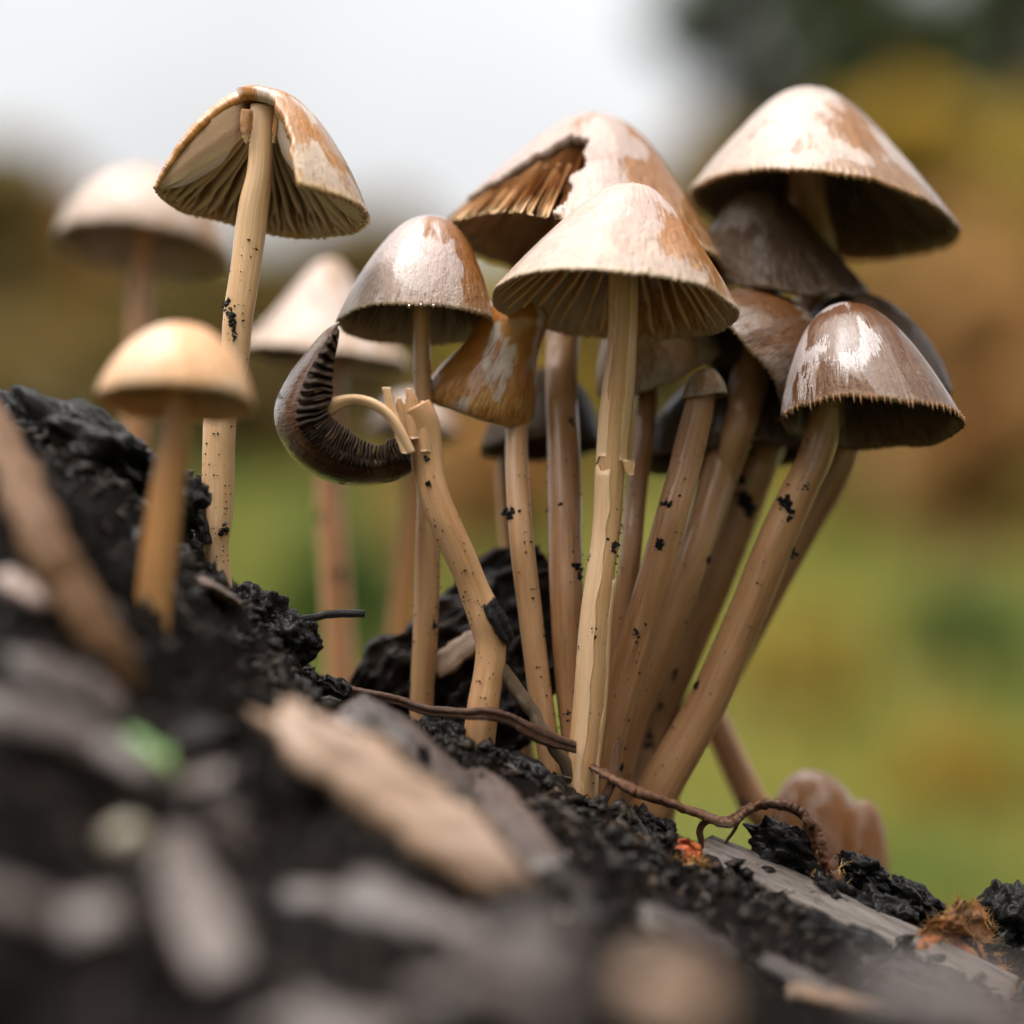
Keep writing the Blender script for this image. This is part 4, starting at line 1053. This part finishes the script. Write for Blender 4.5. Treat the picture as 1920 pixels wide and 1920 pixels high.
# soil crumbs: nobody could count them
v0, f0 = ICO[1]; v0 = np.array([tuple(x) for x in v0]); f0 = np.array(f0)
pts, szs = [], []
rnd = random.Random(11)
for k in range(8500):
    d = rnd.uniform(17.5, 30.2) if rnd.random() < .45 else rnd.uniform(27.5, 30.4)
    x = rnd.uniform(-1, 1) * (7.2 * d / DIST + .6)
    if k > 6500: d = rnd.uniform(29.2, 30.8); x = rnd.uniform(-1.3, 2.0)
    s = .015 + .11 * rnd.random() ** 3.5
    p = soil_xy(x, d, s * .35); pts.append(tuple(p)); szs.append(s)
pts = np.array(pts); szs = np.array(szs); n = len(pts)
V = v0[None] * (szs[:, None, None] * rng.uniform(.35, 1.3, (n, len(v0), 3)) * rng.uniform(.45, 1.4, (n, 1, 3))) + pts[:, None]
F = f0[None] + (np.arange(n) * len(v0))[:, None, None]
tag(np_obj('soil_crumbs', V.reshape(-1, 3), F.reshape(-1, 3), M['crumb']), 'fine wet crumbs of black soil strewn over the mound', 'soil', kind='stuff')

# shreds of rotten wood and root fibre in the soil
FV, FF = [], []; rnd = random.Random(77)
for k in range(2600):
    d = rnd.uniform(26.5, 30.3) if rnd.random() < .7 else rnd.uniform(18, 27); x = rnd.uniform(-1, 1) * (7 * d / DIST)
    p = soil_xy(x, d, .02); L = rnd.uniform(.08, .35); dv = Vector((rnd.gauss(0, 1), rnd.gauss(0, 1), rnd.gauss(0, .6))).normalized()
    w = dv.cross(Vector((rnd.gauss(0, 1), rnd.gauss(0, 1), 1))).normalized() * rnd.uniform(.006, .03); h = dv.cross(w).normalized() * .008
    b = len(FV); mid = p + Vector((0, 0, L * .12))
    for c0, kk in ((p - dv * L * .5, .5), (mid, 1), (p + dv * L * .5, .4)): FV += [c0 - w * kk, c0 + h * 2, c0 + w * kk, c0 - h]
    for j in (0, 4):
        for q in range(4): FF.append((b + j + q, b + j + (q + 1) % 4, b + j + 4 + (q + 1) % 4, b + j + 4 + q))
tag(mesh_obj('soil_fibres', FV, FF, M['fibre'], smooth_shade=False), 'fine dark shreds of rotten wood and root fibre on the soil', 'soil', kind='stuff')

# wood chips in front
def on_soil(px, py):
    """the point of the soil slope that is seen at that place"""
    for k in range(240):
        dd = -16 + k * .075
        p = P(px, py, dd); d = DIST + dd; x = p.x
        z = (960 - py) * S * d / DIST
        if z <= soil_z(x, d) + .05: return dd
    return -.8
def place(px0, py0, px1, py1, lift=0.0, dd=None):
    d0 = on_soil(px0, py0) - .45 if dd is None else dd[0]; d1 = on_soil(px1, py1) - .45 if dd is None else dd[1]
    return P(px0, py0, d0) + UP * lift, P(px1, py1, d1) + UP * lift
a, b = P(520, 1345, -6.0), P(965, 1665, -6.8)
tag(chip('wood_chip', a, b, .85, .4, M['wood_pale'], 3.3, UP * .35 - FWD * .9 + RIGHT * .2, .35, taper=.55, bend=.12), 'long pale split wood chip lying across the slope before the bent stem', 'wood chip')
a, b = P(650, 1330, -2.3), P(900, 1590, -2.6)
tag(chip('bark_chip', a, b, 1.0, .35, M['bark'], 5.1, UP * .55 - FWD * .7 + RIGHT * .5, .25, bend=.25), 'curved grey bark chip propped behind the long pale wood chip', 'bark chip')
a, b = P(705, 1330, 1.7), P(1045, 1075, 2.1)
t = thing('bark_block', 'dark bark block with pale broken wood behind the cluster stems', 'bark block')
chip('bark_body', a, b, 1.5, 1.0, M['bark_dark'], 9.4, UP * .2 - FWD * .9 + RIGHT * -.2, .22, t, nl=90, nwid=40, bend=.05, rough=.28)
chip('broken_wood', P(812, 1262, .95), P(905, 1188, 1.05), .34, .12, M['wood_pale'], 2.2, UP * .3 - FWD * .9 - RIGHT * .3, .3, t, nl=14)
chip('bark_body', P(860, 1450, 1.2), P(1040, 1180, 1.6), 1.2, .7, M['bark_dark'], 6.4, UP * .2 - FWD * .9 + RIGHT * -.2, .22, t, nl=90, nwid=40, bend=.05, rough=.28)
settle(t, P(860, 1450, 1.2))
# grey splinter at the right
t = thing('wood_splinter', 'long grey weathered wood splinter with an orange-brown edge lying on the soil', 'wood splinter')
chip('splinter_body', P(1322, 1588, -.4), P(1900, 1858, -1.2), .62, .16, M['wood_grey'], 7.7, UP * .80 - FWD * .5 + RIGHT * .25, .10, t, nl=60, nwid=14, taper=.08, bend=.0, edge_mat=M['wood_edge'])
settle(t, P(1600, 1760, -1.2))
chipspec = [  # px0, py0, px1, py1, width, thick, mat, label
    (20, 1255, 230, 1340, .7, .25, 'bark', 'pinkish wet bark chip on the slope below the brown stalk'),
    (0, 1085, 90, 1140, .3, .16, 'chip_rose', 'rosy wood chip tip beside the brown stalk'),
    (365, 1090, 445, 1140, .35, .12, 'chip_rose', 'small rosy-white wood chip beside the amber stem'),
    (590, 1360, 700, 1560, .5, .2, 'bark_dark', 'dark bark sliver beneath the long pale wood chip'),
    (880, 1450, 1030, 1640, .5, .2, 'bark', 'grey bark sliver at the foot of the straw-coloured stem'),
    (1200, 1720, 1380, 1800, .5, .2, 'bark', 'blurred grey bark chip before the grey splinter'),
    (1180, 1840, 1340, 1905, .4, .2, 'wood_pale', 'blurred pale wood chip below the grey splinter'),
    (640, 1680, 930, 1840, .75, .25, 'bark', 'widest blurred rosy-grey bark chip under the long pale wood chip'),
    (300, 1570, 420, 1840, .6, .25, 'bark', 'blurred upright grey bark chip beside the pale round pebble'),
    (1430, 1800, 1570, 1880, .3, .15, 'bark', 'blurred grey chip below the middle of the splinter'),
    (1010, 1600, 1110, 1740, .35, .2, 'bark_dark', 'blurred black bark chip before the foot of the cluster'),
    (1480, 1860, 1690, 1915, .3, .15, 'wood_pale', 'blurred tan chip below the lower end of the splinter'),
    (820, 1850, 1050, 1900, .4, .18, 'bark', 'blurred grey chip below the widest rosy-grey bark chip')]
for i, (x0, y0, x1, y1, w, th, mt, lab) in enumerate(chipspec):
    a, b = place(x0, y0, x1, y1, .02)
    tag(chip('wood_chip' if mt in ('wood_pale', 'chip_rose') else 'bark_chip', a, b, w, th, M[mt], 30 + i, UP * .7 - FWD * .55, .3, bend=.1), lab, 'wood chip' if mt in ('wood_pale', 'chip_rose') else 'bark chip')
rnd = random.Random(31)
for k in range(80):
    d = 15.5 + 12.0 * rnd.random() ** .9; x = rnd.uniform(-1, 1) * 6.6 * d / DIST
    cz = soil_z(x, d); cpx = 960 + x * DIST / d / S; cpy = 960 - cz * DIST / d / S
    if abs(cpy - (1345 + (cpx - 520) * .72)) < 190 and 430 < cpx < 1080 and d > 20: continue
    if cpx > 1120 and d > 20: continue
    if cpx < 470 and cpy < 1240 or abs(cpx - 285) < 70 and abs(cpy - 1410) < 80: continue
    L = (.45 + 1.4 * rnd.random() ** 1.4); an = rnd.gauss(-.45, .5)
    dirv = RIGHT * math.cos(an) + UP * math.sin(an) * .6 + FWD * rnd.uniform(-.6, .6)
    c0 = soil_xy(x, d, .10)
    tag(chip('bark_chip', c0 - dirv * L * .5, c0 + dirv * L * .5, L * rnd.uniform(.3, .6), L * .16, M[rnd.choice(['bark', 'bark', 'bark', 'bark_dark'])], 60 + k, UP * .75 - FWD * .6 + RIGHT * rnd.uniform(-.5, .5), .3, nl=10, nwid=5, bend=.12),
        'blurred wet grey-brown bark chip among the dark soil of the lower slope', 'bark chip', 'wet bark chips on the lower slope')

# roots, twigs, straw
def rod(name, pts, mat, label, cat, sides=12, wob=.25, seed=0, sub=8, group=None, parent=None):
    rows = []
    for p in pts:
        c = P(p[0], p[1], p[3]); rows.append((c.x, c.y, c.z, p[2] * .5 * S * (DIST + p[3]) / DIST))
    r = catmull(rows, sub)
    v, f, tc = tube_mesh([x[:3] + np.array([nz((i * .35, seed, 0)), nz((i * .35, seed, 4)), nz((i * .35, seed, 8))]) * x[3] * .35 for i, x in enumerate(r)], [x[3] for x in r], sides, True, wob, seed)
    o = mesh_obj(name, v, f, mat, parent, tc)
    if label: tag(o, label, cat, group)
    return o
t = thing('root', 'reddish-brown wet root arching out of the soil beside the cluster foot', 'root')
rod('main_root', [(1112, 1440, 16, -.3), (1150, 1460, 22, -.4), (1195, 1483, 26, -.4), (1255, 1505, 21, -.35), (1320, 1530, 22, -.3), (1365, 1540, 22, -.3), (1400, 1520, 22, -.3), (1440, 1508, 21, -.35), (1490, 1518, 22, -.4), (1518, 1545, 23, -.45), (1532, 1580, 26, -.45), (1545, 1630, 36, -.4), (1560, 1700, 30, -.4)], M['root'], None, None, 16, .55, 1, parent=t, sub=14)
rod('rootlet', [(1360, 1540, 12, -.3), (1325, 1540, 11, -.3), (1312, 1560, 11, -.28), (1322, 1600, 9, -.25)], M['root'], None, None, 8, .2, 2, parent=t)
rod('rootlet', [(1388, 1535, 10, -.3), (1375, 1560, 8, -.3), (1352, 1590, 7, -.3)], M['root'], None, None, 8, .2, 3, parent=t)
rod('rootlet', [(1158, 1390, 12, -.3), (1152, 1430, 13, -.35), (1146, 1470, 14, -.4), (1122, 1520, 14, -.4), (1110, 1560, 12, -.3)], M['root'], None, None, 8, .2, 4, parent=t)
# fine root hair at its buried end
V, F = [], []; rnd = random.Random(9)
for k in range(150):
    p = P(rnd.gauss(1548, 22), rnd.gauss(1650, 24), -.42 + rnd.uniform(-.1, .1)); q = p + Vector((rnd.gauss(0, 1), rnd.gauss(0, 1), rnd.gauss(.3, 1))) * .07
    w = (q - p).cross(FWD).normalized() * .006; b = len(V); V += [p - w, p + w, q, p + FWD * .01]; F += [(b, b + 1, b + 2), (b + 1, b + 3, b + 2), (b + 3, b, b + 2)]
mesh_obj('root_hair', V, F, M['leaf_fuzz'], t, smooth_shade=False)['kind'] = 'stuff'
settle(t, P(1112, 1440, -.3))
rod('thin_root', [(605, 1285, 10, -.2), (660, 1297, 12, -.3), (740, 1312, 12, -.45), (800, 1332, 12, -.55), (870, 1338, 12, -.72), (915, 1337, 14, -.75), (960, 1350, 14, -.6), (1000, 1372, 16, -.5), (1040, 1390, 14, -.4), (1080, 1402, 12, -.25)], M['root'], 'long thin brown root crossing in front of the slender stems', 'root', seed=6, wob=.5, sub=14)
rod('straw_stalk', [(938, 1252, 28, -.35), (975, 1302, 28, -.3), (1015, 1362, 27, -.25), (1055, 1425, 24, -.15), (1085, 1480, 22, .0)], M['straw'], 'short brown ribbed straw leaning against the cluster foot', 'straw', seed=7, wob=.12)
rod('black_twig', [(430, 1160, 16, -.15), (500, 1160, 15, -.1), (570, 1160, 13, -.05), (630, 1151, 14, 0), (684, 1151, 12, 0)], M['twig'], 'thin black twig pointing out level from the clod', 'twig', seed=8)
rod('broken_twig', [(1160, 1505, 26, -.5), (1185, 1545, 30, -.55), (1215, 1590, 32, -.6), (1240, 1635, 30, -.6)], M['twig'], 'short dark broken twig standing beside the root', 'twig', seed=9, wob=.15)
rod('broken_twig', [(1130, 1530, 30, -.6), (1165, 1580, 34, -.7), (1200, 1640, 32, -.8)], M['twig'], 'thicker dark twig lying under the short broken twig', 'twig', seed=10, wob=.15)
rod('dead_stalk', [(x_, y_, w_, on_soil(max(x_, 0), y_) - h_) for x_, y_, w_, h_ in ((-30, 770, 66, 2.4), (20, 870, 74, 2.0), (70, 985, 80, 1.6), (130, 1100, 80, 1.1), (200, 1215, 72, .6), (240, 1290, 60, .1))], M['stalk'], 'blurred brown dead stalk leaning into the slope beside the amber mushroom', 'stalk', seed=11, wob=.08, sides=18)
rod('dark_splinter', [(372, 890, 8, -.1), (370, 930, 22, -.1), (372, 970, 26, -.1), (385, 1020, 24, -.1)], M['clod'], 'small upright black crumb spike clinging to the tall split-cap stem', 'soil crumb', seed=12, wob=.5)
rod('dark_splinter', [(918, 1128, 16, -.55), (932, 1155, 24, -.55), (948, 1190, 20, -.5), (956, 1208, 10, -.45)], M['clod'], 'black soil crumb stuck in the kink of the bent stem', 'soil crumb', seed=13, wob=.5)

# dead leaves with golden hair
def leaf(name, label, outline, dd, mat, seed, hair=0, thick=.02, ddx=0.0, crumple=.12):
    """outline: px polygon rows (y, x left, x right)"""
    t = thing(name, label, 'leaf'); nc = 16
    rows = catmull([(r[1], r[2], r[0]) for r in outline], 6); V, F, T = [], [], []; n = len(rows)
    for lay in (0, 1):
        for i, (xl, xr, y) in enumerate(rows):
            for k in range(nc):
                u = k / (nc - 1)
                e = dd + ddx * u + crumple * (fbm((u * 3, i * .2, seed), 3) + .5 * math.sin(u * 5 + seed)) + .25 * i / n * -1
                V.append(P(xl + (xr - xl) * u + 6 * nz((u * 5, i * .5, seed)), y + 8 * nz((u * 4, i * .4, seed + 3)), e + thick * lay))
    m = n * nc
    for i in range(n - 1):
        for k in range(nc - 1):
            a = i * nc + k; F.append((a, a + nc, a + nc + 1, a + 1)); F.append((m + a, m + a + 1, m + a + nc + 1, m + a + nc))
        for k in (0, nc - 1):
            a = i * nc + k; F.append((a, m + a, m + a + nc, a + nc))
    for i in (0, n - 1):
        for k in range(nc - 1):
            a = i * nc + k; F.append((a, a + 1, m + a + 1, m + a))
    mesh_obj('leaf_blade', V, F, mat, t)
    if hair:
        rnd = random.Random(seed); HV, HF = [], []
        for k in range(hair):
            i = rnd.randrange(n); kk = rnd.randrange(nc) if rnd.random() < .6 else rnd.choice((0, nc - 1)); p = V[i * nc + kk]
            q = p + (UP * rnd.gauss(.3, .7) + RIGHT * rnd.gauss(0, .8) - FWD * rnd.uniform(.1, .7)) * .085
            w = (q - p).cross(FWD).normalized() * .005; b = len(HV)
            HV += [p - w, p + w, q, p + FWD * .008]; HF += [(b, b + 1, b + 2), (b + 1, b + 3, b + 2), (b + 3, b, b + 2)]
        mesh_obj('leaf_hair', HV, HF, M['leaf_fuzz'], t, smooth_shade=False)['kind'] = 'stuff'
    settle(t, V[m - nc // 2]); return t
leaf('dead_leaf', 'curled orange hairy dead leaf standing against the grey splinter', [(1690, 1795, 1830), (1715, 1765, 1850), (1750, 1720, 1862), (1790, 1700, 1872), (1830, 1770, 1895), (1880, 1850, 1925), (1930, 1890, 1960)], -.85, M['leaf_orange'], 3, 900, ddx=.4, crumple=.2)
leaf('dead_leaf', 'small red scrap of dead leaf at the splinter end', [(1572, 1242, 1290), (1585, 1240, 1312), (1600, 1255, 1314), (1615, 1278, 1312), (1640, 1280, 1300)], -.6, M['leaf_red'], 5, 30)
leaf('dead_leaf', 'ochre hairy scrap of dead leaf below the red scrap', [(1612, 1262, 1322), (1640, 1250, 1350), (1665, 1290, 1366), (1695, 1320, 1372), (1720, 1330, 1370)], -.9, M['leaf_fuzz'], 6, 500, crumple=.2)
leaf('dead_leaf', 'wet grey dead leaf lying between the splinter and the orange leaf', [(1694, 1715, 1775), (1710, 1670, 1772), (1730, 1645, 1760), (1752, 1690, 1750), (1770, 1700, 1740)], -.1, M['leaf_grey'], 8, 0, ddx=.5)
leaf('dead_leaf', 'pale grey dead leaf edge beyond the orange leaf', [(1775, 1862, 1915), (1790, 1866, 1960), (1815, 1880, 1990), (1840, 1890, 1990)], -.1, M['leaf_grey'], 9, 0, ddx=.4)
# seedling, pebble, tiny chips
dd = on_soil(285, 1420); p = P(285, 1412, dd - 1.0)
t = thing('seedling', 'tiny blurred bright green seedling on the dark slope', 'seedling')
lump('leaf_blade', p, (.30, .07, .15), M['seedling'], 3, 3, .1, 1.0, frame(RIGHT * .75 - UP * .65, -FWD), t, .02)
lump('stalk', p + FWD * .3 - UP * .3 + RIGHT*.1, (.05, .35, .35), M['seedling'], 4, 2, .1, 1, None, t, .02); settle(t, p)
for (px, py, r, lab) in ((235, 1575, .2, 'blurred pale round pebble below the green seedling'), (850, 1760, .2, 'blurred tan pebble low on the slope'), (1060, 1715, .05, 'tiny glistening pebble beside the grey splinter')):
    p = P(px, py, on_soil(px, py) - .5); tag(lump('pebble', p, (r, r, r * .9), M['pebble'], px * .01, 3, .2, 1.2, fine=.03), lab, 'pebble')
for i, (px, py) in enumerate(((462, 1268), (490, 1280), (515, 1282))):
    a, b = P(px - 14, py - 4, -.9), P(px + 14, py + 6, -.95)
    tag(chip('wood_crumb', a, b, .09, .06, M['wood_pale'], 90 + i, None, .3, nl=6, nwid=4), 'tiny orange-tan wood crumb on the crumbly black clod', 'wood crumb', 'tiny tan wood crumbs')
